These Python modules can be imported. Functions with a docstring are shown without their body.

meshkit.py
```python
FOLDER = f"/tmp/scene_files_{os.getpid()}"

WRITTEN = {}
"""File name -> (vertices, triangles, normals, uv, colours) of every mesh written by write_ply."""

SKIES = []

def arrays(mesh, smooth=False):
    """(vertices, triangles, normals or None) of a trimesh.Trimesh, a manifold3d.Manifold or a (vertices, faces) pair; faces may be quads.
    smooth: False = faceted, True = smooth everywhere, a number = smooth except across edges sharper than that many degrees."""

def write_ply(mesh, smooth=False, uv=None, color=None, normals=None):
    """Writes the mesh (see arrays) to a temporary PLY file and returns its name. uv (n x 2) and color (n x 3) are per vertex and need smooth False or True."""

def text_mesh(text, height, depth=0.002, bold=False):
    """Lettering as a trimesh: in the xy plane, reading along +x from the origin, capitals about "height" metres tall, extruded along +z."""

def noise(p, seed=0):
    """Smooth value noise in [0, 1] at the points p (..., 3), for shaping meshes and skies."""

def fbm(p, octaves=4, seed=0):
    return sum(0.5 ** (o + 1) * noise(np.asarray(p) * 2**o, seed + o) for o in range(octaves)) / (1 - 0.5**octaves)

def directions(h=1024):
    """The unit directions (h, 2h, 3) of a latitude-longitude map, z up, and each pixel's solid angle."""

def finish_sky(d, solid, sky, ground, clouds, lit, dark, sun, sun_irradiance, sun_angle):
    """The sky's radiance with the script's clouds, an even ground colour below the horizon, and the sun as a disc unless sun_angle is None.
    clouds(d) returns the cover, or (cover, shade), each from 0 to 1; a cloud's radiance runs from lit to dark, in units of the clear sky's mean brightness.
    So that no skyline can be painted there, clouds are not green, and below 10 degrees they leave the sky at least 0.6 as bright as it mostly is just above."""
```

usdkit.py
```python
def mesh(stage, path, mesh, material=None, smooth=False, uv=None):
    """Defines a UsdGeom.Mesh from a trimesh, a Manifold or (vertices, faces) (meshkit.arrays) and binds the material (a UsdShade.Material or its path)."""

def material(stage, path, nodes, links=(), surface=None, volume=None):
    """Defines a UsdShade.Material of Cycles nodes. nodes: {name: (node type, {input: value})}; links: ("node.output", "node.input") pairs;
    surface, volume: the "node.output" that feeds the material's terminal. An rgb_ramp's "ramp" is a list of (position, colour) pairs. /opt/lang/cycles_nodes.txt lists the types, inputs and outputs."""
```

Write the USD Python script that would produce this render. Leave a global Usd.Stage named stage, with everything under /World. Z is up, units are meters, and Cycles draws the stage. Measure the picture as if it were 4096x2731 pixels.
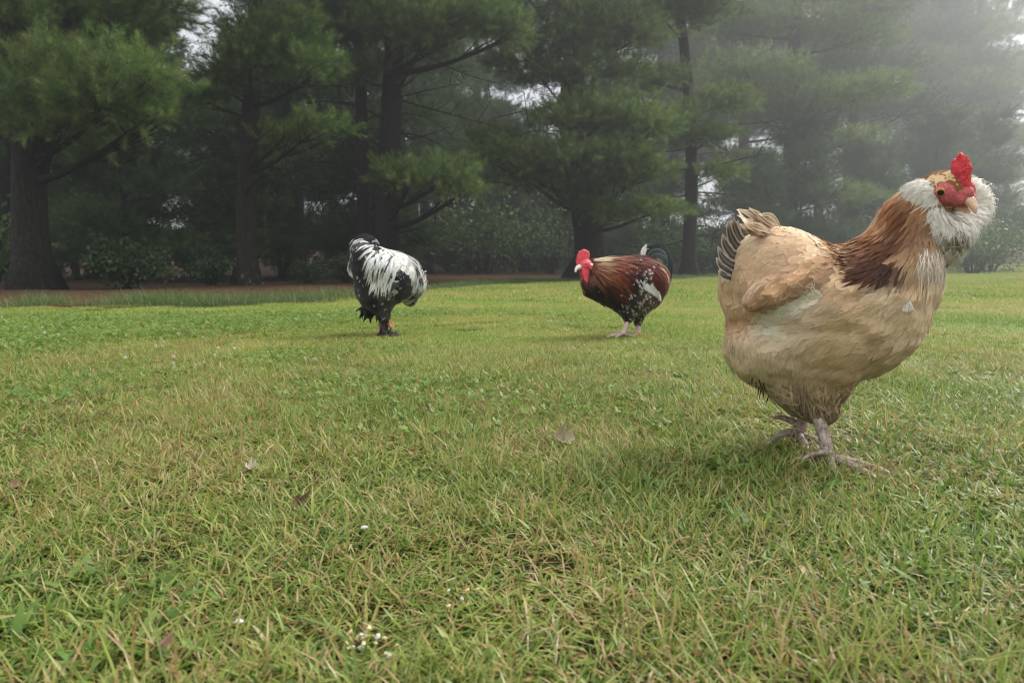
import math, random
import numpy as np, trimesh, usdkit, meshkit
from pxr import Gf, Sdf, Usd, UsdGeom, UsdLux, UsdShade, Vt

stage = Usd.Stage.CreateInMemory()
UsdGeom.SetStageUpAxis(stage, "Z")
UsdGeom.Xform.Define(stage, "/World")
UsdGeom.Scope.Define(stage, "/World/Looks")
L = "/World/Looks/"

# ------------------------------------------------------------------ camera, sky, sun, exposure
CAM_H, PITCH, FPX = 0.33, 6.3, 2730.0
cam = UsdGeom.Camera.Define(stage, "/World/camera")
cam.AddTranslateOp().Set(Gf.Vec3d(0, 0, CAM_H))
cam.AddRotateXOp().Set(90 - PITCH)
cam.CreateFocalLengthAttr(24.0)
cam.CreateHorizontalApertureAttr(24.0 * 4096 / FPX)
cam.CreateClippingRangeAttr(Gf.Vec2f(0.05, 2000))
cam.CreateFStopAttr(8.0)
cam.CreateFocusDistanceAttr(1.35)
cam.CreateExposureAttr(1.75)

SUN_AZ, SUN_EL = math.radians(58), math.radians(42)      # azimuth from +Y (into the picture) towards +X
sun = UsdLux.DistantLight.Define(stage, "/World/sun")
sun.CreateIntensityAttr(0.40)
sun.CreateAngleAttr(22.0)
sun.CreateColorAttr(Gf.Vec3f(1.0, 0.96, 0.9))
sun.CreateNormalizeAttr(True)
sd = np.array([math.sin(SUN_AZ) * math.cos(SUN_EL), math.cos(SUN_AZ) * math.cos(SUN_EL), math.sin(SUN_EL)])
rotm = Gf.Matrix4d().SetRotate(Gf.Rotation(Gf.Vec3d(0, 0, 1), Gf.Vec3d(*sd)))
sun.AddTransformOp().Set(rotm)

sky = UsdLux.DomeLight.Define(stage, "/World/sky")
sky.GetPrim().SetCustomDataByKey("kind", "structure")
sky_mat = usdkit.material(stage, L + "sky_overcast", {
    "s": ("sky_texture", {"sky_type": "single_scattering", "sun_disc": False, "sun_elevation": SUN_EL, "sun_rotation": SUN_AZ, "aerosol_density": 2.0}),
    "tc": ("texture_coordinate", {}),
    "n": ("noise_texture", {"scale": 1.6, "detail": 4.0, "roughness": 0.55}),
    "xyz": ("separate_xyz", {}),
    "z": ("map_range", {"from_min": 0.0, "from_max": 1.0, "to_min": 0.25, "to_max": 1.0, "clamp": True}),
    "r": ("rgb_ramp", {"ramp": [(0.3, (4.7, 4.85, 5.0)), (0.7, (6.2, 6.3, 6.3))]}),
    "k": ("mix", {"mix_type": "multiply", "fac": 1.0}),
    "m": ("mix", {"fac": 0.92}),
    "b": ("background_shader", {"strength": 0.1}),
}, [("tc.generated", "n.vector"), ("tc.generated", "xyz.vector"), ("xyz.z", "z.value"), ("n.fac", "r.fac"), ("r.color", "k.color1"), ("z.result", "k.color2"), ("s.color", "m.color1"), ("k.color", "m.color2"), ("m.color", "b.color")], surface="b.background")
UsdShade.MaterialBindingAPI.Apply(sky.GetPrim()).Bind(sky_mat)

# ------------------------------------------------------------------ helpers
rng = np.random.default_rng(7)
_p = math.radians(PITCH)
FWD, UPV = np.array([0, math.cos(_p), -math.sin(_p)]), np.array([0, math.sin(_p), math.cos(_p)])
EYE = np.array([0, 0, CAM_H])


def at(px, py, Y):
    """World point at distance Y in front of the camera seen at photograph pixel (px, py) of 4096 x 2731."""
    d = FWD + np.array([1.0, 0, 0]) * ((px - 2048) / FPX) + UPV * ((1365.5 - py) / FPX)
    return EYE + d * (Y / d[1])


def nrm(v):
    v = np.asarray(v, float)
    return v / np.maximum(np.linalg.norm(v, axis=-1, keepdims=True), 1e-9)


def gz(x, y):
    """Height of the ground."""
    x, y = np.asarray(x, float), np.asarray(y, float)
    p = np.stack([x * 0.9, y * 0.9, np.zeros_like(x)], -1)
    q = np.stack([x * 5, y * 5, np.zeros_like(x)], -1)
    rise = 0.045 * np.clip(y - 27, 0, 60) ** 1.15 * np.clip((y - 27) / 12, 0, 1)
    return rise + (meshkit.fbm(p, 3, 3) - 0.5) * 0.05 * np.clip((y - 1.8) / 2, 0, 1) + (meshkit.noise(q, 5) - 0.5) * 0.012


USED = {}


def numbered(path):
    n = USED.get(path, 0)
    USED[path] = n + 1
    return path if n == 0 else f"{path}_{n:03d}"


def tag(prim, label=None, category=None, group=None, kind=None):
    for k, v in (("label", label), ("category", category), ("group", group), ("kind", kind)):
        if v:
            prim.SetCustomDataByKey(k, v)
    return prim


def thing(name, label, category, loc=(0, 0, 0), rotz=0.0, scale=None, group=None):
    x = UsdGeom.Xform.Define(stage, numbered("/World/" + name))
    x.AddTranslateOp().Set(Gf.Vec3d(*map(float, loc)))
    x.AddRotateZOp().Set(float(rotz))
    if scale:
        x.AddScaleOp().Set(Gf.Vec3f(scale, scale, scale))
    return tag(x.GetPrim(), label, category, group)


def rand_cd(mesh, per, seed=1):
    """Per-leaf random numbers as a vertex colour (per: vertices of one leaf)."""
    n = len(mesh[0])
    k = np.random.default_rng(seed).uniform(0, 1, (n // per + 1, 3))
    return {"mesh": mesh, "color": np.repeat(k, per, 0)[:n]}


def put(name, mesh, mat, parent="/World", smooth=False, color=None, uv=None):
    """One Mesh prim; color: per-vertex colours as primvar Cd."""
    parent = parent if isinstance(parent, str) else str(parent.GetPath())
    m = usdkit.mesh(stage, numbered(parent + "/" + name), mesh, mat, smooth=smooth, uv=uv)
    if color is not None:
        UsdGeom.PrimvarsAPI(m).CreatePrimvar("Cd", Sdf.ValueTypeNames.Color3fArray, "vertex").Set(Vt.Vec3fArray.FromNumpy(np.asarray(color, np.float32)))
    return m.GetPrim()


def scatter(path, protos, mats, pos, yaw=None, quat=None, scl=None, idx=None, kind="stuff"):
    """A PointInstancer; protos are meshes."""
    pi = UsdGeom.PointInstancer.Define(stage, path)
    names = []
    for i, (m, mt) in enumerate(zip(protos, mats)):
        kw = {}
        col = None
        if isinstance(m, dict):
            col, kw, m = m.get("color"), {"smooth": m.get("smooth", False)}, m["mesh"]
        names.append(put("piece", m, mt, path, color=col, **kw).GetPath())
    pi.CreatePrototypesRel().SetTargets(names)
    n = len(pos)
    pi.CreatePositionsAttr(Vt.Vec3fArray.FromNumpy(np.asarray(pos, np.float32)))
    pi.CreateProtoIndicesAttr(Vt.IntArray.FromNumpy(np.asarray(idx if idx is not None else rng.integers(0, len(protos), n), np.int32)))
    if quat is None:
        quat = np.stack([np.cos(yaw / 2), 0 * yaw, 0 * yaw, np.sin(yaw / 2)], 1)
    pi.CreateOrientationsAttr(Vt.QuathArray([Gf.Quath(float(a), float(b), float(c), float(d)) for a, b, c, d in quat]))
    if scl is not None:
        scl = np.asarray(scl, np.float32)
        scl = np.repeat(scl[:, None], 3, 1) if scl.ndim == 1 else scl
        pi.CreateScalesAttr(Vt.Vec3fArray.FromNumpy(scl))
    if kind:
        pi.GetPrim().SetCustomDataByKey("kind", kind)
    return pi.GetPrim()


def quat_from(dirs, roll=None):
    """Quaternions (w,x,y,z) that take +X to dirs with a random roll about it."""
    dirs = nrm(dirs)
    n = len(dirs)
    roll = rng.uniform(0, 2 * np.pi, n) if roll is None else roll
    x = np.array([1.0, 0, 0])
    w = 1 + dirs @ x
    ax = np.cross(np.broadcast_to(x, dirs.shape), dirs)
    q = np.concatenate([w[:, None], ax], 1)
    q[w < 1e-5] = [0, 0, 0, 1]
    q /= np.linalg.norm(q, axis=1, keepdims=True)
    r = np.stack([np.cos(roll / 2), np.sin(roll / 2), 0 * roll, 0 * roll], 1)
    a, b, c, d = q.T
    e, f, g, h = r.T
    return np.stack([a * e - b * f - c * g - d * h, a * f + b * e + c * h - d * g, a * g - b * h + c * e + d * f, a * h + b * g - c * f + d * e], 1)


def tube(points, radii, sides=8, cap=True, wob=0.0, seed=0):
    p = np.asarray(points, float)
    radii = np.broadcast_to(np.asarray(radii, float), (len(p),))
    t = nrm(np.gradient(p, axis=0))
    ref = np.array([0.31, 0.95, 0.05]) if abs(t[:, 2]).mean() > 0.6 else np.array([0.05, 0.07, 1.0])
    a = nrm(np.cross(t, ref))
    b = np.cross(t, a)
    ang = np.arange(sides) * 2 * np.pi / sides
    rr = radii[:, None] * np.ones(sides)
    if wob:
        r_ = np.random.default_rng(seed)
        ph = r_.uniform(0, 6.28, 4)
        s = np.arange(len(p))[:, None]
        rr = rr * (1 + wob * (np.sin(3 * ang[None] + ph[0] + s * .4) + .6 * np.sin(5 * ang[None] + ph[1] - s * .3) + .5 * r_.normal(size=rr.shape)))
    v = p[:, None] + rr[..., None] * (np.cos(ang)[None, :, None] * a[:, None] + np.sin(ang)[None, :, None] * b[:, None])
    n = len(p)
    i, j = np.meshgrid(np.arange(n - 1), np.arange(sides), indexing="ij")
    q = np.stack([i * sides + j, i * sides + (j + 1) % sides, (i + 1) * sides + (j + 1) % sides, (i + 1) * sides + j], -1).reshape(-1, 4)
    f = np.vstack([q[:, [0, 1, 2]], q[:, [0, 2, 3]]])
    v = v.reshape(-1, 3)
    if cap:
        v = np.vstack([v, p[0], p[-1]])
        k = np.arange(sides)
        f = np.vstack([f, np.stack([np.full(sides, len(v) - 2), (k + 1) % sides, k], 1), np.stack([np.full(sides, len(v) - 1), (n - 1) * sides + k, (n - 1) * sides + (k + 1) % sides], 1)])
    return v, f


def join(parts):
    v, f, n = [], [], 0
    for a, b in parts:
        v.append(a)
        f.append(np.asarray(b) + n)
        n += len(a)
    return np.vstack(v), np.vstack(f)


def smooth_path(pts, n=16):
    pts = np.asarray(pts, float)
    from scipy.interpolate import CubicSpline
    t = np.r_[0, np.cumsum(np.linalg.norm(np.diff(pts, axis=0), axis=1))]
    if len(pts) < 3:
        return pts[0] + (pts[-1] - pts[0]) * np.linspace(0, 1, n)[:, None]
    return CubicSpline(t, pts)(np.linspace(0, t[-1], n))


# ------------------------------------------------------------------ materials
def leafy(name, ramp, patch=0.0, patch_scale=1.5, translucent=0.35, rough=0.5, spec=0.3, offset=0.0, by_obj=0.0):
    """Thin leaf: a colour per blade (mesh island), shifted by a broad patchiness of the sward."""
    nodes = {
        "g": ("geometry", {}), "c": ("attribute", {"attribute": "Cd"}), "cs": ("separate_color", {}),
        "n": ("noise_texture", {"scale": patch_scale, "detail": 3.0, "roughness": 0.6}),
        "nm": ("map_range", {"from_min": 0.3, "from_max": 0.7, "to_min": -patch + offset, "to_max": patch + offset}),
        "a": ("math", {"math_type": "add", "use_clamp": True}),
        "r": ("rgb_ramp", {"ramp": ramp}),
        "p": ("principled_bsdf", {"roughness": rough, "specular_ior_level": spec}),
        "t": ("translucent_bsdf", {}),
        "x": ("mix_closure", {"fac": translucent}),
    }
    links = [("g.position", "n.vector"), ("n.fac", "nm.value"), ("c.color", "cs.color"), ("cs.r", "a.value1"), ("nm.result", "a.value2"), ("a.value", "r.fac"),
             ("r.color", "p.base_color"), ("r.color", "t.color"), ("p.BSDF", "x.closure1"), ("t.BSDF", "x.closure2")]
    return usdkit.material(stage, L + name, nodes, links, surface="x.closure")


GREEN = [(0.0, (0.093, 0.158, 0.026)), (0.25, (0.170, 0.249, 0.042)), (0.5, (0.258, 0.316, 0.063)), (0.70, (0.318, 0.337, 0.087)),
         (0.80, (0.351, 0.306, 0.110)), (0.89, (0.372, 0.265, 0.106)), (0.95, (0.274, 0.152, 0.055)), (1.0, (0.461, 0.367, 0.202))]
LAWN = [(0.0, (0.132, 0.214, 0.034)), (0.3, (0.219, 0.315, 0.052)), (0.6, (0.300, 0.373, 0.074)), (0.85, (0.372, 0.392, 0.113)), (0.93, (0.437, 0.356, 0.147)), (1.0, (0.477, 0.319, 0.136))]
M_grass = leafy("grass_near", GREEN, 0.26, 2.2, 0.38, 0.45, 0.35, -0.03)
M_lawn = leafy("grass_far", LAWN, 0.34, 0.9, 0.4, 0.5, 0.25, 0.05)
M_clover = leafy("clover_leaf", [(0.0, (0.085, 0.155, 0.025)), (0.5, (0.145, 0.235, 0.042)), (1.0, (0.21, 0.28, 0.065))], 0.2, 3.0, 0.35)
M_straw = leafy("dry_straw", [(0.0, (0.28, 0.19, 0.075)), (0.35, (0.36, 0.29, 0.145)), (0.6, (0.22, 0.12, 0.045)), (0.8, (0.32, 0.23, 0.09)), (1.0, (0.44, 0.40, 0.25))], 0.1, 3, 0.2)
M_wild = leafy("wild_grass", [(0.0, (0.05, 0.10, 0.025)), (0.7, (0.10, 0.16, 0.04)), (1.0, (0.2, 0.2, 0.08))], 0.15, 2, 0.35)
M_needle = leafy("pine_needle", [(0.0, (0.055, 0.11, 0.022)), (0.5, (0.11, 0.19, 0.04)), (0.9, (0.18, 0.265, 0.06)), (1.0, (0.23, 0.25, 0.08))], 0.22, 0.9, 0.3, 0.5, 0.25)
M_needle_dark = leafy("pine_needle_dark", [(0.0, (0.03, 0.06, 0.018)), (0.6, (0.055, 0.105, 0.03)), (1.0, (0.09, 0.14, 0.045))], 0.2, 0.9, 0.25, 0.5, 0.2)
M_leaf = leafy("shrub_leaf", [(0.0, (0.04, 0.085, 0.02)), (0.6, (0.085, 0.15, 0.04)), (1.0, (0.15, 0.21, 0.06))], 0.2, 1, 0.35)

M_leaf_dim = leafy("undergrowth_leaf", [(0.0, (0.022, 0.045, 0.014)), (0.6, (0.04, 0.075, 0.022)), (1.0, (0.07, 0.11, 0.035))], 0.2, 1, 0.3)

M_bark = usdkit.material(stage, L + "pine_bark", {
    "g": ("geometry", {}), "mp": ("mapping", {"scale": (9, 9, 2.2)}),
    "v": ("voronoi_texture", {"scale": 2.2, "feature": "distance_to_edge", "randomness": 1.0}),
    "n": ("noise_texture", {"scale": 3.0, "detail": 5.0, "roughness": 0.65}),
    "r": ("rgb_ramp", {"ramp": [(0.25, (0.009, 0.008, 0.0065)), (0.55, (0.024, 0.021, 0.017)), (0.8, (0.045, 0.041, 0.035))]}),
    "vr": ("rgb_ramp", {"ramp": [(0.0, (0.3, 0.3, 0.3)), (0.12, (1, 1, 1))]}),
    "m": ("mix", {"mix_type": "multiply", "fac": 1.0}),
    "hm": ("math", {"math_type": "add"}),
    "b": ("bump", {"strength": 0.9, "distance": 0.03}),
    "p": ("principled_bsdf", {"roughness": 0.9, "specular_ior_level": 0.15}),
}, [("g.position", "mp.vector"), ("mp.vector", "v.vector"), ("mp.vector", "n.vector"), ("n.fac", "r.fac"), ("v.distance", "vr.fac"), ("r.color", "m.color1"), ("vr.color", "m.color2"),
    ("m.color", "p.base_color"), ("v.distance", "hm.value1"), ("n.fac", "hm.value2"), ("hm.value", "b.height"), ("b.normal", "p.normal")], surface="p.BSDF")
M_lichen = usdkit.material(stage, L + "bark_with_lichen", {
    "g": ("geometry", {}), "mp": ("mapping", {"scale": (9, 9, 2.2)}), "xyz": ("separate_xyz", {}),
    "n": ("noise_texture", {"scale": 3.0, "detail": 5.0, "roughness": 0.65}), "n2": ("noise_texture", {"scale": 5.5, "detail": 6.0, "roughness": 0.7}),
    "r": ("rgb_ramp", {"ramp": [(0.25, (0.009, 0.008, 0.0065)), (0.55, (0.024, 0.021, 0.017)), (0.8, (0.045, 0.041, 0.035))]}),
    "h": ("map_range", {"from_min": 0.08, "from_max": 0.62, "to_min": 0.03, "to_max": -0.16}), "ad": ("math", {"math_type": "add"}),
    "k": ("map_range", {"from_min": 0.53, "from_max": 0.60, "to_min": 0.0, "to_max": 0.85, "clamp": True}),
    "m": ("mix", {"color2": (0.17, 0.17, 0.105)}), "b": ("bump", {"strength": 0.9, "distance": 0.03}),
    "p": ("principled_bsdf", {"roughness": 0.9, "specular_ior_level": 0.15}),
}, [("g.position", "mp.vector"), ("g.position", "xyz.vector"), ("g.position", "n2.vector"), ("mp.vector", "n.vector"), ("n.fac", "r.fac"), ("xyz.z", "h.value"), ("n2.fac", "ad.value1"), ("h.result", "ad.value2"), ("ad.value", "k.value"),
    ("k.result", "m.fac"), ("r.color", "m.color1"), ("m.color", "p.base_color"), ("n.fac", "b.height"), ("b.normal", "p.normal")], surface="p.BSDF")
M_ground = usdkit.material(stage, L + "soil_and_thatch", {
    "g": ("geometry", {}), "n": ("noise_texture", {"scale": 60.0, "detail": 5.0, "roughness": 0.7}), "n2": ("noise_texture", {"scale": 2.0, "detail": 3.0}),
    "r": ("rgb_ramp", {"ramp": [(0.3, (0.020, 0.017, 0.009)), (0.55, (0.055, 0.055, 0.022)), (0.75, (0.10, 0.085, 0.04))]}),
    "b": ("bump", {"strength": 0.8, "distance": 0.01}), "p": ("principled_bsdf", {"roughness": 0.95, "specular_ior_level": 0.1})},
    [("g.position", "n.vector"), ("n.fac", "r.fac"), ("r.color", "p.base_color"), ("n.fac", "b.height"), ("b.normal", "p.normal")], surface="p.BSDF")
M_litter = usdkit.material(stage, L + "needle_litter", {
    "g": ("geometry", {}), "n": ("noise_texture", {"scale": 14.0, "detail": 6.0, "roughness": 0.75}),
    "n2": ("noise_texture", {"scale": 0.9, "detail": 3.0}),
    "r": ("rgb_ramp", {"ramp": [(0.3, (0.022, 0.014, 0.008)), (0.5, (0.065, 0.036, 0.018)), (0.7, (0.13, 0.068, 0.035))]}),
    "b": ("bump", {"strength": 0.8, "distance": 0.02}), "p": ("principled_bsdf", {"roughness": 0.95, "specular_ior_level": 0.1})},
    [("g.position", "n.vector"), ("n.fac", "r.fac"), ("r.color", "p.base_color"), ("n.fac", "b.height"), ("b.normal", "p.normal")], surface="p.BSDF")

# ------------------------------------------------------------------ the ground
def grid(xs, ys, zoff=0.0, zfun=gz):
    X, Y = np.meshgrid(xs, ys)
    v = np.stack([X.ravel(), Y.ravel(), (zfun(X, Y) + zoff).ravel()], 1)
    nx, ny = len(xs), len(ys)
    i, j = np.meshgrid(np.arange(ny - 1), np.arange(nx - 1), indexing="ij")
    a = (i * nx + j).ravel()
    return v, np.vstack([np.stack([a, a + 1, a + nx + 1], 1), np.stack([a, a + nx + 1, a + nx], 1)])


xs = np.unique(np.r_[np.linspace(-400, -20, 12), np.linspace(-20, -2.5, 60), np.linspace(-2.5, 2.5, 90), np.linspace(2.5, 20, 60), np.linspace(20, 400, 12)])
ys = np.unique(np.r_[np.linspace(-60, -1, 12), np.linspace(-1, 4, 90), np.linspace(4, 30, 90), np.linspace(30, 100, 40), np.linspace(106, 600, 12)])
tag(put("ground", grid(xs, ys), M_ground, smooth=True), kind="structure")

# the edge between the mown lawn and the pine litter: depth of the edge as a function of x
EX = np.array([-400, -12, -6.5, -4.0, -2.6, -1.7, -1.25, -0.7, 0.2, 1.6, 3.2, 4.6, 6.0, 8.0, 12.0, 20.0, 400])
EY = np.array([3.2, 3.9, 4.6, 5.15, 5.6, 6.2, 8.4, 10.8, 13.0, 14.6, 16.2, 17.4, 18.6, 24.0, 30, 36, 40])


def edge(x):
    return np.interp(x, EX, EY)


def litter_grid():
    xs = np.unique(np.r_[np.linspace(-60, -14, 20), np.linspace(-14, 8, 110), np.linspace(8, 60, 30)])
    t = np.r_[0, np.geomspace(0.15, 70, 60)]
    wob = (meshkit.fbm(np.stack([xs * 2.3, 0 * xs, 0 * xs], 1), 4, 9) - 0.5) * 1.1
    X = np.repeat(xs[None], len(t), 0)
    Y = edge(X) + wob[None] * np.exp(-t / 2)[:, None] + t[:, None]
    Z = gz(X, Y) + 0.012 + (meshkit.fbm(np.stack([X * 3, Y * 3, 0 * X], -1), 3, 4) - .5) * 0.03 * np.clip(t, 0, 1)[:, None]
    v = np.stack([X.ravel(), Y.ravel(), Z.ravel()], 1)
    nx, ny = len(xs), len(t)
    i, j = np.meshgrid(np.arange(ny - 1), np.arange(nx - 1), indexing="ij")
    a = (i * nx + j).ravel()
    return v, np.vstack([np.stack([a, a + 1, a + nx + 1], 1), np.stack([a, a + nx + 1, a + nx], 1)])


tag(put("forest_floor", litter_grid(), M_litter, smooth=True), kind="structure")

# ------------------------------------------------------------------ grass
def blades(n, size, length, width, lean, curl, seed, segs=3, sink=0.004):
    """n grass blades in a round patch of radius size/2: (vertices, faces)."""
    r = np.random.default_rng(seed)
    rad = size / 2 * np.sqrt(r.uniform(0, 1, n)) * 1.15
    th = r.uniform(0, 2 * np.pi, n)
    base = np.stack([rad * np.cos(th), rad * np.sin(th), np.full(n, -sink)], 1)
    az = r.uniform(0, 2 * np.pi, n)
    ln = r.uniform(*length, n) * (0.6 + 0.4 * r.uniform(0, 1, n))
    wd = r.uniform(*width, n)
    le = np.clip(r.normal(lean[0], lean[1], n), 0.02, 1.52)
    cu = np.clip(r.normal(curl[0], curl[1], n), -0.5, 1.8)
    hd = np.stack([np.cos(az), np.sin(az), 0 * az], 1)
    side = np.stack([-np.sin(az), np.cos(az), 0 * az], 1)
    tw = r.uniform(-0.7, 0.7, n)
    up = np.array([0, 0, 1.0])
    p, rows = base.copy(), []
    for s in range(segs + 1):
        k = s / segs
        w = wd * (1 - k ** 2.2) * 0.5 * (0.75 + 0.5 * k if k < .5 else 1)
        ang = np.clip(le + cu * k, 0, 1.9)
        d = np.sin(ang)[:, None] * hd + np.cos(ang)[:, None] * up
        nside = side * np.cos(tw * k)[:, None] + np.cross(side, d) * np.sin(tw * k)[:, None]
        if s < segs:
            rows += [p - nside * w[:, None], p + nside * w[:, None]]
        else:
            rows += [p]
        p = p + d * (ln / segs)[:, None]
        p[:, 2] = np.maximum(p[:, 2], 0.002 + 0.006 * r.uniform(0, 1, n))
    m = 2 * segs + 1
    v = np.stack(rows, 1).reshape(-1, 3)
    f = []
    for s in range(segs - 1):
        a = 2 * s
        f += [[a, a + 1, a + 3], [a, a + 3, a + 2]]
    a = 2 * (segs - 1)
    f += [[a, a + 1, a + 2]]
    f = (np.array(f)[None] + (np.arange(n) * m)[:, None, None]).reshape(-1, 3)
    return rand_cd((v, f), m, seed)


def in_view(x, y, pad=0.25):
    return np.abs(x) < y * 0.78 + pad


def patches(x0, x1, y0, y1, step, keep, seed, jitter=0.5):
    r = np.random.default_rng(seed)
    X, Y = np.meshgrid(np.arange(x0, x1, step), np.arange(y0, y1, step))
    x, y = X.ravel() + r.uniform(-jitter, jitter, X.size) * step, Y.ravel() + r.uniform(-jitter, jitter, X.size) * step
    k = keep(x, y)
    x, y = x[k], y[k]
    return x, y, np.stack([x, y, gz(x, y)], 1), r.uniform(0, 2 * np.pi, len(x)), r


# near sward: dense short flopped blades, straw, longer stragglers
near = [blades(400, .13, (.022, .062), (.0018, .0036), (.95, .4), (.6, .55), 10 + k) for k in range(6)]
near += [blades(260, .13, (.018, .05), (.0016, .0032), (1.3, .25), (.2, .5), 30 + k) for k in range(3)]
near += [blades(150, .13, (.025, .055), (.0032, .0052), (1.0, .4), (.8, .5), 40 + k, 4) for k in range(3)]
x, y, pos, yaw, r = patches(-3.0, 3.0, 0.36, 3.7, 0.072, lambda x, y: in_view(x, y) & (y > .38) & (meshkit.noise(np.stack([x * 37, y * 37, 0 * x], 1), 6) * .7 + .3 * meshkit.noise(np.stack([x * 3, y * 3, 0 * x], 1), 7) > (y - 2.0) / 1.7), 1)
tall = meshkit.fbm(np.stack([x * 3, y * 3, 0 * x], 1), 3, 21)
tag(scatter("/World/grass_near", near, [M_grass] * 12, pos, yaw, scl=np.stack([0 * x + 1, 0 * x + 1, 0.62 + 1.1 * np.clip(tall - .3, 0, .6)], 1)), "short mown grass with straw in the foreground", "grass")
long_ = [blades(16, .10, (.06, .12), (.002, .004), (.7, .35), (.8, .5), 50 + k, 4) for k in range(4)]
x, y, pos, yaw, r = patches(-2.2, 2.2, 0.42, 2.4, 0.115, lambda x, y: in_view(x, y) & (meshkit.fbm(np.stack([x * 2.5, y * 2.5, 0 * x], 1), 3, 8) > .42), 2)
fx, fy = r.normal(0, .045, 46), r.normal(0, .03, 46)
fc = np.where((np.arange(46) % 2 == 0)[:, None], at(3330, 1880, 1.09)[None], at(3150, 1800, 1.19)[None])
fpos = np.stack([fc[:, 0] + fx, fc[:, 1] + fy - .02, gz(fc[:, 0] + fx, fc[:, 1] + fy)], 1)
pos, yaw = np.vstack([pos, fpos]), np.r_[yaw, r.uniform(0, 6.28, 46)]
tag(scatter("/World/long_grass", long_, [M_grass] * 4, pos, yaw, scl=np.r_[r.uniform(.7, 1.1, len(x)), r.uniform(.45, .75, 46)]), "longer grass blades standing out of the lawn", "grass")
straw = [blades(46, .14, (.014, .048), (.0012, .0026), (1.28, .28), (.25, .5), 70 + k) for k in range(3)]
x, y, pos, yaw, r = patches(-2.4, 2.4, 0.38, 2.8, 0.11, lambda x, y: in_view(x, y) & (meshkit.fbm(np.stack([x * 1.7 + 3, y * 1.7, 0 * x], 1), 3, 18) + .22 * (x < .3) - .1 * (x > .7) > .5), 3)
pos[:, 2] += .008
tag(scatter("/World/dry_straw", straw, [M_straw] * 3, pos, yaw), "cut dry straw lying on the grass", "straw")
broad = [blades(26, .12, (.03, .06), (.0035, .007), (1.0, .35), (.6, .5), 80 + k, 4) for k in range(4)]
x, y, pos, yaw, r = patches(-.2, 2.2, 0.5, 2.2, 0.085, lambda x, y: in_view(x, y) & (x > .25 + .3 * y * 0 + .4 * (y > 1.1)) & (meshkit.fbm(np.stack([x * 2.5, y * 2.5, 0 * x], 1), 3, 28) > .42), 4)
tag(scatter("/World/broad_leaf_grass", broad, [M_clover] * 4, pos, yaw), "broad leaved grass on the right of the lawn", "grass")
weed = [blades(8, .04, (.03, .06), (.008, .014), (1.0, .22), (.4, .3), 90 + k, 4) for k in range(3)]
r = np.random.default_rng(41)
x = np.r_[r.uniform(-.75, -.25, 26), r.uniform(.15, 1.0, 34), r.uniform(-1.2, 1.4, 24)]
y = np.r_[r.uniform(.5, .72, 26), r.uniform(.6, 1.1, 34), r.uniform(1.0, 2.2, 24)]
tag(scatter("/World/broad_leaf_weeds", weed, [M_clover] * 3, np.stack([x, y, gz(x, y) + .006], 1), r.uniform(0, 6.28, len(x)), scl=r.uniform(.5, .95, len(x))), "low broad leaved weeds among the near grass", "weeds")
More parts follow.
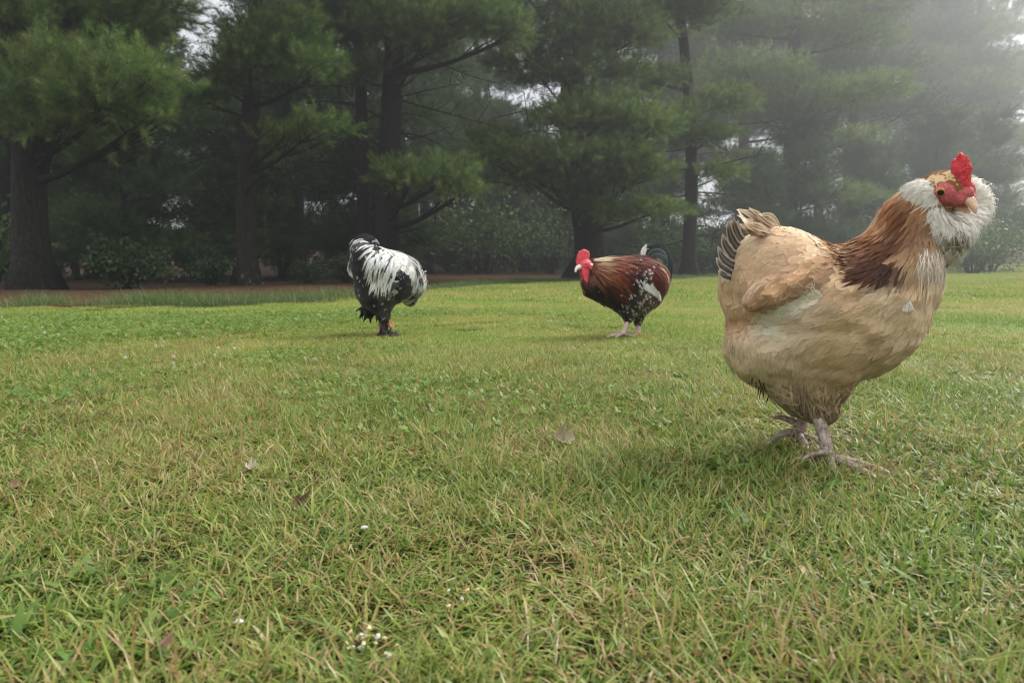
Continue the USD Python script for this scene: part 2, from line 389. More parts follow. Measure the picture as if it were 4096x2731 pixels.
# the lawn beyond
mid = [blades(760, .30, (.025, .055), (.0025, .0045), (.8, .4), (.6, .5), 100 + k) for k in range(4)]
x, y, pos, yaw, r = patches(-6, 6, 1.9, 7.0, 0.16, lambda x, y: in_view(x, y, .5) & (y < edge(x) + .15) & (meshkit.noise(np.stack([x * 37, y * 37, 0 * x], 1), 6) * .7 + .3 * meshkit.noise(np.stack([x * 3, y * 3, 0 * x], 1), 7) < (y - 1.6) / 1.5), 5)
tall = meshkit.fbm(np.stack([x * 1.2, y * 1.2, 0 * x], 1), 3, 22)
tag(scatter("/World/lawn_grass", mid, [M_lawn] * 4, pos, yaw, scl=np.stack([0 * x + 1, 0 * x + 1, 0.34 + .65 * tall], 1)), "mown grass of the lawn around the roosters", "grass")
far = [blades(1300, 1.0, (.04, .075), (.008, .013), (.6, .4), (.5, .5), 120 + k, 2) for k in range(3)]
x, y, pos, yaw, r = patches(-30, 34, 6.6, 46, 0.52, lambda x, y: in_view(x, y, 1.5) & (y < edge(x) - .1), 6)
tag(scatter("/World/far_lawn_grass", far, [M_lawn] * 3, pos, yaw, scl=np.stack([0 * x + 1, 0 * x + 1, r.uniform(.6, 1.0, len(x))], 1)), "far part of the lawn fading into mist", "grass")
# long unmown grass along the edge of the wood
wild = [blades(90, .45, (.10, .24), (.003, .006), (.35, .25), (.7, .4), 140 + k, 4) for k in range(4)]
x = np.random.default_rng(77).uniform(-7, 7, 1100)
y = edge(x) + np.abs(np.random.default_rng(78).normal(0, .5, 1100)) * (1 + .12 * np.abs(edge(x) - 5))
k = meshkit.fbm(np.stack([x * 1.4, y * 1.4, 0 * x], 1), 3, 44) > .44
x, y = x[k], y[k]
tag(scatter("/World/unmown_grass", wild, [M_wild] * 4, np.stack([x, y, gz(x, y)], 1), np.random.default_rng(5).uniform(0, 6.28, len(x)), scl=np.random.default_rng(6).uniform(.35, .9, len(x))), "unmown grass along the edge of the pine wood", "grass")
# clover in the left of the lawn
def clover_patch(n, size, seed):
    r = np.random.default_rng(seed)
    out = []
    for _ in range(n):
        c = np.r_[r.uniform(-size / 2, size / 2, 2), r.uniform(.012, .03)]
        t0, s, tilt = r.uniform(0, 6.28), r.uniform(.0042, .0075), r.normal(0, .4, 2)
        for k in range(3):
            a = t0 + k * 2.094
            d, e = np.array([math.cos(a), math.sin(a), .15]), np.array([-math.sin(a), math.cos(a), 0])
            v = np.array([c, c + d * s * .7 + e * s * .6, c + d * s * 1.5 + e * s * .35, c + d * s * 1.4, c + d * s * 1.5 - e * s * .35, c + d * s * .7 - e * s * .6])
            v[:, 2] += (v[:, :2] - c[:2]) @ tilt
            out.append((v, [[0, 1, 3], [1, 2, 3], [0, 3, 5], [3, 4, 5]]))
    return rand_cd(join(out), 6, seed)


clov = [clover_patch(90, .40, 200 + k) for k in range(3)]
x, y, pos, yaw, r = patches(-4.2, 0.3, 1.5, 4.6, 0.16, lambda x, y: in_view(x, y) & (meshkit.fbm(np.stack([x * 1.3, y * 1.3, 0 * x], 1), 3, 31) - .25 * np.clip((x + 2.1 + (2.5 - y) * .5) / 1.0, 0, 1) + .22 * meshkit.noise(np.stack([x * 7, y * 7, 0 * x], 1), 3) > .42), 7)
tag(scatter("/World/clover_leaves", clov, [M_clover] * 3, pos, yaw), "clover growing through the lawn on the left", "clover")

# ------------------------------------------------------------------ pines
def spray(seed, twigs=7, needles=24, nl=.10, nw=.0036, size=.34):
    """A plume of pine foliage along +X: twigs with brushes of needles at their ends."""
    r = np.random.default_rng(seed)
    V, F, n = [], [], 0
    for t in range(twigs):
        u = (t + .5) / twigs
        base = np.array([size * (.12 + .75 * u), 0, 0])
        d = nrm(np.array([.8, r.normal(0, .45), r.normal(.22, .3)]))
        tip = base + d * size * r.uniform(.15, .38)
        k = needles
        s = r.uniform(0, 1, k) ** .7
        o = base + (tip - base) * s[:, None]
        dd = nrm(d * .9 + r.normal(0, .55, (k, 3)) + np.array([.15, 0, -.02]))
        e = o + dd * (nl * r.uniform(.75, 1.15, k))[:, None]
        e[:, 2] -= .012
        w = nrm(np.cross(dd, r.normal(size=(k, 3)))) * nw / 2
        v = np.stack([o - w, o + w, e], 1).reshape(-1, 3)
        V.append(v)
        F.append(np.arange(3 * k).reshape(-1, 3) + n)
        n += len(v)
    return rand_cd((np.vstack(V), np.vstack(F)), 3 * needles, seed)


SPRAYS = [spray(300 + k) for k in range(4)]
SPRAYS_FAR = [spray(320 + k, 6, 12, .13, .010, .46) for k in range(3)]


def blob_points(c, rad, n, r, squash_low=.5):
    d = nrm(r.normal(size=(n, 3)))
    q = d * (r.uniform(0, 1, n) ** .45)[:, None]
    q[:, 2] = np.where(q[:, 2] < 0, q[:, 2] * squash_low, q[:, 2])
    # lumps
    lump = .7 + .6 * meshkit.noise(d * 2.2 + c, 3)
    return c + q * np.asarray(rad) * lump[:, None], d


def pine(name, label, base, height, r0, pads, top_pads=(), trunk_pts=None, fork=None, dead=0, seed=0, dark=False, density=1.0, group=None, far=False, limb_r=.05, lichen=False):
    """A white pine: trunk, limbs that carry the pads of foliage, crown. pads: (x, y, z, rx, ry, rz) in world metres."""
    r = np.random.default_rng(seed)
    base = np.asarray(base, float)
    t = thing(name, label, "tree", base, group=group)
    tp = str(t.GetPath())
    pts = smooth_path(trunk_pts - base if trunk_pts is not None else np.array([[0, 0, -.05], [.03, 0, height * .3], [-.04, .05, height * .65], [0, 0, height]]), 26)
    h = np.clip(pts[:, 2] / height, 0, 1)
    rad = r0 * (1 - .85 * h) + r0 * .75 * np.exp(-np.maximum(pts[:, 2], 0) / (r0 * .9))
    extra = []
    for (fz, ftop, fr) in (fork or ()):
        i = np.argmin(abs(pts[:, 2] - fz))
        fp = smooth_path([pts[i], pts[i] + (np.asarray(ftop) - base - pts[i]) * .35 + [0, 0, .2], np.asarray(ftop) - base], 14)
        extra.append(tube(fp, np.linspace(fr, fr * .35, 14), 9, wob=.04, seed=seed + 5))
    put("trunk", tube(pts, rad, 14, wob=.045, seed=seed), M_lichen if lichen else M_bark, tp, smooth=True)
    for e in extra:
        put("trunk", e, M_bark, tp, smooth=True)
    sp, sd_, ss = [], [], []
    for (px, py, pz, rx, ry, rz) in list(pads) + list(top_pads):
        c = np.array([px, py, pz]) - base
        # limb from the trunk to the pad
        horiz = math.hypot(c[0], c[1])
        zi = np.clip(c[2] - .25 * horiz + r.uniform(-.2, .2), .5 if far else 1.1, height * .96)
        a = np.array([np.interp(zi, pts[:, 2], pts[:, k]) for k in range(3)])
        mid_ = a + (c - a) * .5 + [0, 0, -.06 * horiz]
        end = c + nrm(c - a) * np.array([rx, ry, rz]).mean() * .5
        lp = smooth_path([a, mid_, c + [0, 0, -.15 * rz], end], 12)
        lr = max(limb_r * .5, min(limb_r * 1.5, .028 * np.linalg.norm(c - a)))
        limb = [tube(lp, np.linspace(lr, lr * .22, 12), 6)]
        ntw = 5 if far else 9
        for _ in range(ntw):
            q = lp[r.integers(4, 11)]
            e, _d = blob_points(c, (rx, ry, rz), 1, r)
            limb.append(tube(smooth_path([q, q + (e[0] - q) * .5 + [0, 0, -.04], e[0]], 5), np.linspace(lr * .28, lr * .08, 5), 4))
        put("limb", join(limb), M_bark, tp, smooth=True)
        n = int(density * (55 if far else 190) * (rx * ry + rx * rz + ry * rz) / (1.0 if not far else 1.0)) + 12
        q, d = blob_points(c, (rx, ry, rz), n, r)
        out = nrm((c - a) * [1, 1, .3])
        sp.append(q - nrm(d + out) * .12)
        sd_.append(nrm(d * .55 + out * .5 + [0, 0, .38] + r.normal(0, .33, (n, 3))))
        ss.append(r.uniform(.75, 1.25, n))
    for _ in range(dead):
        zi = r.uniform(.12, .75) * min(height, 8)
        a = np.array([np.interp(zi, pts[:, 2], pts[:, k]) for k in range(3)])
        az = r.uniform(0, 2 * np.pi)
        ln = r.uniform(.6, 3.3)
        o = np.array([math.cos(az), math.sin(az), 0])
        lp = smooth_path([a, a + o * ln * .5 + [0, 0, r.uniform(-.1, .12) * ln], a + o * ln + [r.normal(0, .2), r.normal(0, .2), r.uniform(-.25, .1) * ln]], 8)
        lr = r.uniform(.012, .028)
        limb = [tube(lp, np.linspace(lr, lr * .25, 8), 5)]
        for _k in range(6):
            q = lp[r.integers(2, 7)]
            s = nrm(o * .6 + r.normal(0, .6, 3)) * r.uniform(.2, .8)
            limb.append(tube([q, q + s * .5 + [0, 0, -.02], q + s], [lr * .4, lr * .3, lr * .12], 4))
        put("dead_branch", join(limb), M_bark, tp)
    sp, sd_, ss = np.vstack(sp), np.vstack(sd_), np.concatenate(ss)
    protos = SPRAYS_FAR if far else SPRAYS
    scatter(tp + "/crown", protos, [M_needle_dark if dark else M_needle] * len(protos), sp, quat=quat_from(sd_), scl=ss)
    return t


def pads_at(*rows):
    """(px, py, depth, rx, ry, rz): pads whose centre is seen at that pixel of the photograph."""
    return [(*at(a, b, d), rx, ry, rz) for a, b, d, rx, ry, rz in rows]


def auto_pads(base, z0, z1, spread, n, seed, size=1.0):
    """Pads of an ordinary crown: whorls that shorten towards the top."""
    r = np.random.default_rng(seed)
    out = []
    for k in range(n):
        u = (k + .5) / n
        az = k * 2.4 + r.uniform(-.4, .4)
        d = spread * (1 - .75 * u) * r.uniform(.45, 1)
        s = size * (1 - .45 * u) * r.uniform(.75, 1.2)
        out.append((base[0] + d * math.cos(az), base[1] + d * math.sin(az), base[2] + z0 + (z1 - z0) * u + r.uniform(-.2, .2), 1.0 * s, 1.0 * s, .42 * s))
    return out


def foot(px, Y):
    x = float(at(px, 1100, Y)[0])
    return np.array([x, Y, float(gz(x, Y))])


b1 = foot(140, 9.2)
pine("pine_tree", "thick dark pine with forked trunk at the left edge", b1, 12, .22,
     pads_at((120, 430, 8.7, .75, .7, .3), (330, 300, 8.4, .62, .6, .38), (560, 330, 8.2, .42, .5, .33), (430, 420, 8.3, .55, .55, .28), (250, 520, 8.6, .7, .6, .25), (560, 480, 8.4, .32, .4, .2),
             (30, 330, 9.0, .6, .7, .35), (420, 110, 9.6, .9, .8, .45), (120, 100, 9.0, .9, .8, .4), (250, -60, 9.2, 1.2, .9, .5), (600, 30, 9.9, .7, .7, .35), (-150, 520, 9.5, .6, .6, .3), (350, 200, 9.8, .8, .7, .3)),
     auto_pads(b1, 4.3, 11.5, 2.6, 9, 1, 1.2), trunk_pts=np.array([b1 - [0, 0, .06], b1 + [.0, 0, 1.0], b1 + [.05, 0, 2.2], b1 + [-.35, .1, 4], b1 + [-.4, .1, 12]]),
     fork=[(1.1, b1 + [.75, .2, 3.6], .14)], dead=5, seed=1)
b2 = foot(985, 11.5)
pine("pine_tree", "slender leaning pine with pale lichen at its foot", b2, 13, .17,
     pads_at((1130, 190, 10.9, .75, .6, .34), (1000, 250, 10.7, .55, .6, .25), (1260, 290, 10.6, .38, .45, .14), (880, 330, 10.9, .55, .5, .18), (1260, 520, 10.6, .5, .4, .11), (1120, 560, 10.8, .35, .4, .1), (820, 400, 10.8, .4, .5, .12), (1150, 110, 11, .5, .5, .25)),
     auto_pads(b2, 5.0, 12.5, 2.2, 9, 2, 1.1), trunk_pts=np.array([b2 - [0, 0, .06], b2 + [.06, 0, 1.5], b2 + [.22, 0, 3.2], b2 + [.42, 0, 5.2], b2 + [.6, .1, 13]]), dead=12, seed=2, lichen=True)
b3 = foot(1455, 14.5)
pine("pine_tree", "narrow straight pine just left of the twin one behind the white rooster", b3, 14, .15,
     pads_at((1500, 60, 13.6, 1.1, .8, .5), (1350, 150, 13.9, .9, .7, .35), (1300, 30, 14, .9, .8, .4)),
     auto_pads(b3, 6.2, 13.5, 2.2, 7, 3, 1.2), dead=14, seed=3, dark=True)
b4 = foot(1560, 14.0)
pine("pine_tree", "thick dark pine behind the white rooster", b4, 14, .25,
     pads_at((1750, 90, 12.6, 1.2, .8, .45), (1560, 110, 12.8, .8, .7, .4), (1900, 60, 13, .8, .7, .4), (1680, 180, 12.6, .6, .5, .25), (1780, 700, 12.4, .62, .6, .22), (1640, 730, 12.3, .55, .5, .16), (1840, 770, 12.3, .35, .4, .18), (1560, 700, 12.5, .3, .4, .12), (2010, 150, 13.2, .6, .6, .3), (1420, 300, 13.5, .7, .6, .25)),
     auto_pads(b4, 5.8, 13.5, 2.6, 8, 4, 1.3), trunk_pts=np.array([b4 - [0, 0, .06], b4 + [0, 0, 2.], b4 + [.12, 0, 4], b4 + [.2, 0, 6], b4 + [.2, .1, 14]]), fork=[(1.9, b4 + [.5, .1, 6.5], .15)], dead=24, seed=4)
b5 = foot(2345, 16.5)
pine("pine_tree", "broad pine with a low forked trunk behind the brown rooster", b5, 15, .36,
     pads_at((2420, 470, 15.0, 1.3, 1.0, .5), (2260, 500, 14.6, .8, .8, .42), (2570, 520, 14.8, .85, .8, .35), (2250, 640, 14.3, .8, .8, .3), (2460, 640, 14.6, 1.0, .8, .35), (2040, 640, 14.6, .9, .8, .34), (2350, 740, 15.4, 1.1, .9, .3), (2560, 700, 15, .8, .8, .25), (2600, 850, 15, .85, .7, .2), (2450, 860, 15.2, .6, .6, .2), (2120, 720, 15, .8, .7, .25), (1980, 560, 15.6, .7, .7, .2),
             (2280, 180, 15.8, 1.5, 1.0, .5), (2380, 300, 15.6, 1.2, .9, .4), (2200, 60, 15.8, 1.4, 1., .55), (2420, 80, 15.6, 1.1, .9, .5), (2100, 260, 16, 1.0, .9, .35), (2530, 160, 15.5, .8, .7, .35), (2180, 330, 15.8, .7, .7, .25), (2300, 820, 15.6, .6, .6, .25)),
     auto_pads(b5, 7.0, 14.6, 3.2, 9, 5, 1.5), trunk_pts=np.array([b5 - [0, 0, .06], b5 + [.05, 0, 1.1], b5 + [-.2, 0, 2.2], b5 + [-.35, 0, 5], b5 + [-.3, .1, 15]]),
     fork=[(1.0, b5 + [.95, .1, 3.2], .2)], dead=22, seed=5)
b6 = foot(2755, 19)
pine("pine_tree", "slender straight pine with flared foot just right of the brown rooster", b6, 15, .20,
     pads_at((2820, 560, 18.2, .9, .8, .3), (2680, 480, 18, .8, .8, .3), (2880, 420, 18.5, 1.0, .8, .35), (2650, 330, 18.8, .9, .8, .3), (2740, 60, 18.4, 1.3, 1., .5), (2640, 40, 18, 1.0, .9, .45), (2880, 700, 18.4, .7, .7, .2)),
     auto_pads(b6, 7.8, 14.5, 2.6, 8, 6, 1.4), trunk_pts=np.array([b6 - [0, 0, .06], b6 + [.0, 0, 2], b6 + [-.05, 0, 4], b6 + [-.3, 0, 6.2], b6 + [-.3, .1, 15]]), dead=22, seed=6)
b7 = foot(3140, 32)
pine("pine_tree", "large misty pine behind the back of the buff hen", b7, 23, .42,
     pads_at(*[(a_, b_, 28.5 + .5 * i, rx * 1.42, ry * 1.3, rz * 1.4) for i, (a_, b_, rx, ry, rz) in enumerate([(3000, 300, 1.8, 1.2, .6), (3250, 400, 2.0, 1.2, .6), (3480, 360, 1.3, 1.1, .45), (3100, 480, 1.4, 1., .4), (3100, 740, 1.6, 1.2, .6), (3330, 800, 1.6, 1.2, .5), (2960, 800, 1.0, 1., .5), (3150, 100, 2.2, 1.3, .7), (2950, 120, 1.4, 1.1, .6), (3400, 160, 1.8, 1.2, .6), (3400, 560, 1.2, 1., .4), (3200, 920, 1.6, 1.2, .5), (3000, 640, 1.0, .9, .3), (3450, 980, 1.4, 1., .5)])]),
     auto_pads(b7, 12.5, 22.5, 4.4, 9, 7, 2.3), dead=8, seed=7, far=True, density=1.7)
b8 = foot(3700, 56)
pine("pine_tree", "palest mist-veiled pine at the right edge", b8, 31, .6,
     pads_at(*[(a_, b_, 51 + .35 * i, 2.75 * rx, 2.3, 1.2) for i, (a_, b_, rx) in enumerate([(3600, 250, 1.7), (3840, 350, 1.5), (3700, 520, 1.6), (3950, 560, 1.5), (3650, 760, 1.7), (3900, 780, 1.7), (3700, 930, 1.9), (4000, 950, 1.7), (3550, 90, 1.6), (3790, 150, 1.3), (3520, 640, 1.3), (4050, 700, 1.1), (3980, 400, 1.0), (4080, 850, 1.3), (3850, 1010, 1.6), (4060, 1020, 1.5), (3920, 260, 1.2), (4080, 300, 1.2), (3960, 130, 1.1), (4100, 560, 1.3), (3700, 20, 1.5), (3880, 60, 1.2)])]),
     auto_pads(b8, 21, 30, 5.0, 5, 8, 3.2), seed=8, far=True, density=1.15)

# the wood behind: pines of a few kinds, copied
def copy_of(src, name, label, category, loc, rotz, scale, group):
    x = thing(name, label, category, loc, rotz, scale, group)
    x.GetReferences().AddInternalReference(src.GetPath())
    tag(x, label, category, group)
    x.SetInstanceable(True)
    return x


def wood_pine(name, label, base, height, r0, z0, spread, n, seed, size, dead, group):
    return pine(name, label, base, height, r0, auto_pads(base, z0, height * .97, spread, n, seed, size), dead=dead, seed=seed, dark=True, far=True, density=1.3, group=group)


G_WOOD = "tall pines of the wood behind"
wood = [(-3.2, 20, .9), (-10.4, 17.2, .9), (-12.6, 22, 1.0), (-6.2, 24, 1.05), (-15, 18, 1.), (-1.6, 33, 1.2), (-9.5, 31, 1.2), (-5, 36, 1.2), (-18, 27, 1.2), (-13.5, 38, 1.3), (-10.6, 14.5, .95), (-5.4, 17, .9), (-15.6, 28, 1.1), (-3.4, 27, 1.1),
        (5.5, 38, 1.5), (14.5, 44, 1.9), (10.5, 50, 1.9), (19.5, 40, 1.7), (25, 52, 2.1), (33, 56, 2.1), (-22, 40, 1.3), (-2, 55, 1.6), (22, 66, 2.5), (40, 64, 2.4), (-11, 50, 1.4), (31, 70, 2.6), (47, 72, 2.7), (16, 72, 2.4)]
protos_w = []
for k, (x, y, s) in enumerate(wood):
    b = np.array([x, y, float(gz(x, y))])
    lab = "tall dim pine standing deeper in the misty wood"
    if k < 3:
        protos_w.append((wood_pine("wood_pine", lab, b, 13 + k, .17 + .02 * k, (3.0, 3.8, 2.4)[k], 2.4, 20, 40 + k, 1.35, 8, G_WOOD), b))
    else:
        copy_of(protos_w[k % 3][0], "wood_pine", lab, "tree", b, (k * 77) % 360, s, G_WOOD)
# young trees and bushes under them
G_SAP = "young firs and bushes under the pines"
sap = [(-5.6, 15, 1.0), (-7.6, 13.5, .9), (-3.4, 17, 1.1), (-9.8, 15.5, 1.0), (-12, 14, 1.1), (-2.2, 30, 1.6), (1.6, 36, 1.8), (4.6, 36, 1.8), (-4.4, 21, 1.3), (-8.4, 21, 1.4), (-14, 22, 1.5), (6.5, 30, 1.4), (9.5, 27, 1.3), (12.5, 30, 1.5), (17, 33, 1.6), (22, 36, 1.7), (-11, 19, 1.3), (-6.4, 19, 1.2), (-.4, 38, 2.2), (27, 40, 1.8)]
protos_s = []
for k, (x, y, s) in enumerate(sap):
    b = np.array([x, y, float(gz(x, y))])
    lab = "dim young evergreen under the tall pines"
    if k < 2:
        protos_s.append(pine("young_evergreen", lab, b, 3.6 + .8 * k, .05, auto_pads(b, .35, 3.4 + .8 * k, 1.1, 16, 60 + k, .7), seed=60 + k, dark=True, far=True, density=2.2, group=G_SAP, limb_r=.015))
    else:
        copy_of(protos_s[k % 2], "young_evergreen", lab, "tree", b, (k * 97) % 360, s, G_SAP)

def bush(name, label, base, w, h, n, seed, group, mat=None):
    """A leafy bush: stems and leaves."""
    r = np.random.default_rng(seed)
    t = thing(name, label, "bush", base, group=group)
    tp = str(t.GetPath())
    stems, tips = [], []
    for k in range(14):
        a, q = r.uniform(0, 6.28), r.uniform(.3, 1)
        e = np.array([math.cos(a) * w * q, math.sin(a) * w * q, h * r.uniform(.55, 1.0) * (1.1 - .4 * q)])
        p = smooth_path([np.array([.1 * math.cos(a), .1 * math.sin(a), -.05]), e * [.45, .45, .6], e], 8)
        stems.append(tube(p, np.linspace(.018, .004, 8), 5))
        tips += [p[3], p[4], p[5], p[6], p[7]]
        for _ in range(4):
            b = p[r.integers(3, 8)]
            e2 = b + nrm(r.normal(size=3) + [0, 0, .4]) * r.uniform(.2, .5) * w
            stems.append(tube([b, (b + e2) / 2 + [0, 0, .02], e2], [.006, .005, .002], 4))
            tips += [e2, (b + e2) / 2]
    put("stem", join(stems), M_bark, tp)
    tips = np.array(tips)
    c = tips[r.integers(0, len(tips), n)] + r.normal(0, .13 * w, (n, 3)) * [1, 1, .6]
    c[:, 2] = np.maximum(c[:, 2], .03)
    d = nrm(r.normal(size=(n, 3)) + [0, 0, .2])
    sv = nrm(np.cross(d, r.normal(size=(n, 3))))
    ln, wd = r.uniform(.04, .08, (n, 1)), r.uniform(.02, .035, (n, 1))
    v = np.stack([c, c + d * ln * .5 + sv * wd, c + d * ln, c + d * ln * .5 - sv * wd], 1).reshape(-1, 3)
    f = (np.array([[0, 1, 2], [0, 2, 3]])[None] + (np.arange(n) * 4)[:, None, None]).reshape(-1, 3)
    m = rand_cd((v, f), 4, seed)
    put("foliage", m["mesh"], mat or M_leaf, tp, color=m["color"]).SetCustomDataByKey("kind", "stuff")
    return t


G_BUSH = "bushes of the undergrowth along the wood"
bushes = [("bright green bush left of the thick forked pine", -8.1, 10.6, 1.0), ("low dark bush just right of the thick forked pine", -5.4, 9.6, .55), ("low leafy bush between the forked pine and the lichened pine", -4.9, 11.2, .7), ("small bush at the foot of the lichened pine", -3.7, 12.4, .6),
          ("bush behind the lichened pine", -5.9, 13.2, .9), ("dark bush left of the white rooster", -3.1, 12.9, .8), ("tall pale misty bush between the two roosters", -1.1, 27, 2.4), ("smaller misty bush right of the tall one between the roosters", .75, 31, 2.4), ("misty bush left of the broad pine behind the brown rooster", 1.6, 28, 1.6),
          ("pale bush between the broad pine and the slender pine", 5.0, 34, 2.2), ("misty bush behind the tail of the buff hen", 6.9, 26, 1.7), ("misty bush beneath the hen's beard", 16.5, 29, 2.0), ("faint bush at the far right edge of the lawn", 21.5, 31, 2.1), ("faint low bush right of the hen's breast", 18.8, 28, 1.5)]
bp = []
for k, (lab, x, y, s_) in enumerate(bushes):
    b = np.array([x, y, float(gz(x, y))])
    if k < 2:
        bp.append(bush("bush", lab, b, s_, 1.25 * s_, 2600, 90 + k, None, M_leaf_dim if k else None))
    else:
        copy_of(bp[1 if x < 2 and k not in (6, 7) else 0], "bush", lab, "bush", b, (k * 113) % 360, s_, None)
G_FARB = "dim bushes deep in the wood"
r_ = np.random.default_rng(19)
for k in range(34):
    y = r_.uniform(15, 40)
    x = r_.uniform(-.78 * y, .25 * y) if k < 24 else r_.uniform(.15 * y, .8 * y)
    y = max(y, float(edge(x)) + 4)
    if -3.2 < x < 5.5:
        y += 16
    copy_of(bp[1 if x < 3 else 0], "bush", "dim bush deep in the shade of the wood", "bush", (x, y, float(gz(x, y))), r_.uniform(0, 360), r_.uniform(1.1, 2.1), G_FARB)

# ------------------------------------------------------------------ the mist
M_haze = usdkit.material(stage, L + "mist", {"v": ("principled_volume", {"color": (0.93, 0.95, 0.97), "density": 0.0033, "anisotropy": 0.65})}, [], volume="v.volume")
hz = trimesh.creation.box(bounds=[[-420, -80, -1.5], [420, 640, 22]])
tag(put("haze", hz, M_haze), "thin morning mist between the trees", "mist", kind="stuff")

#%% HENS
# ------------------------------------------------------------------ poultry
from scipy.spatial import cKDTree


def srgb(*c):
    c = np.asarray(c, float) / 255
    return np.where(c < .04045, c / 12.92, ((c + .055) / 1.055) ** 2.4)


M_feather = usdkit.material(stage, L + "feather", {
    "c": ("attribute", {"attribute": "Cd"}), "f": ("attribute", {"attribute": "Fb"}), "fs": ("separate_color", {}),
    "u": ("math", {"math_type": "subtract", "value2": 0.5}), "ua": ("math", {"math_type": "absolute"}),
    "k": ("math", {"math_type": "multiply", "value2": 1.1}), "b": ("math", {"math_type": "subtract"}),
    "bs": ("math", {"math_type": "multiply", "value2": 26.0}), "rs": ("math", {"math_type": "multiply", "value2": 91.0}),
    "v": ("combine_xyz", {}), "n": ("noise_texture", {"scale": 1.0, "detail": 2.0, "roughness": 0.6}),
    "m": ("map_range", {"from_min": 0.25, "from_max": 0.75, "to_min": 0.72, "to_max": 1.22}),
    "x": ("mix", {"mix_type": "multiply", "fac": 1.0}),
    "p": ("principled_bsdf", {"roughness": 0.7, "specular_ior_level": 0.25, "sheen_weight": 0.15}),
    "t": ("translucent_bsdf", {}), "mx": ("mix_closure", {"fac": 0.16}),
}, [("f.color", "fs.color"), ("fs.r", "u.value1"), ("u.value", "ua.value1"), ("ua.value", "k.value1"), ("fs.g", "b.value1"), ("k.value", "b.value2"), ("b.value", "bs.value1"),
    ("fs.b", "rs.value1"), ("bs.value", "v.x"), ("rs.value", "v.y"), ("u.value", "v.z"), ("v.vector", "n.vector"), ("n.fac", "m.value"), ("c.color", "x.color1"), ("m.result", "x.color2"),
    ("x.color", "p.base_color"), ("x.color", "t.color"), ("p.BSDF", "mx.closure1"), ("t.BSDF", "mx.closure2")], surface="mx.closure")
M_skin = usdkit.material(stage, L + "feathered_skin", {"c": ("attribute", {"attribute": "Cd"}), "p": ("principled_bsdf", {"roughness": 0.85, "specular_ior_level": 0.1})}, [("c.color", "p.base_color")], surface="p.BSDF")


def fleshy(name, lo, hi, scale=90.0, rough=0.45, bump=0.004):
    return usdkit.material(stage, L + name, {
        "g": ("geometry", {}), "n": ("noise_texture", {"scale": scale, "detail": 4.0, "roughness": 0.65}), "r": ("rgb_ramp", {"ramp": [(0.3, lo), (0.7, hi)]}),
        "v": ("voronoi_texture", {"scale": scale * 5}), "b": ("bump", {"strength": 0.5, "distance": bump}),
        "p": ("principled_bsdf", {"roughness": rough, "specular_ior_level": 0.4, "subsurface_weight": 0.15, "subsurface_scale": 0.004})},
        [("g.position", "n.vector"), ("g.position", "v.vector"), ("n.fac", "r.fac"), ("r.color", "p.base_color"), ("v.distance", "b.height"), ("b.normal", "p.normal")], surface="p.BSDF")


M_comb = fleshy("red_comb", (0.36, 0.014, 0.02), (0.60, 0.05, 0.06), 130, 0.62)
M_face = fleshy("red_face", (0.30, 0.03, 0.035), (0.52, 0.13, 0.12), 190, 0.6)
M_wattle = fleshy("pink_wattle", (0.50, 0.03, 0.05), (0.66, 0.08, 0.10), 60)
M_beak = fleshy("horn_beak", (0.42, 0.27, 0.16), (0.62, 0.46, 0.32), 70, 0.35, 0.001)
M_beak_white = fleshy("pale_beak", (0.6, 0.55, 0.45), (0.75, 0.7, 0.6), 70, 0.35, 0.001)
M_shank = fleshy("pale_scaled_leg", (0.07, 0.048, 0.04), (0.44, 0.36, 0.30), 110, 0.6, 0.004)
M_shank_pink = fleshy("pinkish_leg", (0.42, 0.28, 0.24), (0.62, 0.45, 0.40), 60, 0.6, 0.004)
M_shank_orange = fleshy("orange_leg", (0.48, 0.24, 0.10), (0.62, 0.34, 0.16), 60, 0.6, 0.004)
M_shank_dark = fleshy("dark_feathered_leg", (0.03, 0.028, 0.026), (0.12, 0.09, 0.07), 60, 0.7, 0.004)
M_claw = fleshy("claw", (0.25, 0.2, 0.17), (0.5, 0.42, 0.36), 60, 0.4, 0.001)
M_iris = fleshy("orange_iris", (0.35, 0.10, 0.015), (0.55, 0.20, 0.03), 300, 0.2, 0.0005)
M_pupil = usdkit.material(stage, L + "black_pupil", {"p": ("principled_bsdf", {"base_color": (0.004, 0.004, 0.004), "roughness": 0.08})}, [], surface="p.BSDF")


class Frame:
    """Points of a bird given by where they show in the photograph, at its distance Y0, dy metres behind."""

    def __init__(self, Y0):
        self.Y0 = Y0
        self.s = Y0 / FPX

    def __call__(self, px, py, dy=0.0):
        return at(px, py, self.Y0 + dy)

    def px(self, p):
        d = (np.asarray(p) - EYE)
        z = d @ FWD
        return np.stack([2048 + FPX * d[..., 0] / z, 1365.5 - FPX * (d @ UPV) / z], -1)


def sd_ell(P, c, r, ang=0.0, yaw=0.0):
    q = P - c
    ca, sa = math.cos(yaw), math.sin(yaw)
    q = np.stack([q[:, 0] * ca + q[:, 1] * sa, -q[:, 0] * sa + q[:, 1] * ca, q[:, 2]], 1)
    ca, sa = math.cos(ang), math.sin(ang)
    q = np.stack([q[:, 0] * ca + q[:, 2] * sa, q[:, 1], -q[:, 0] * sa + q[:, 2] * ca], 1)
    r = np.asarray(r, float)
    k0 = np.linalg.norm(q / r, axis=1)
    k1 = np.linalg.norm(q / r ** 2, axis=1)
    return k0 * (k0 - 1) / np.maximum(k1, 1e-9)


def sd_cone(P, a, b, ra, rb):
    ab = b - a
    t = np.clip((P - a) @ ab / (ab @ ab), 0, 1)
    return np.linalg.norm(P - a - t[:, None] * ab, axis=1) - (ra + (rb - ra) * t)


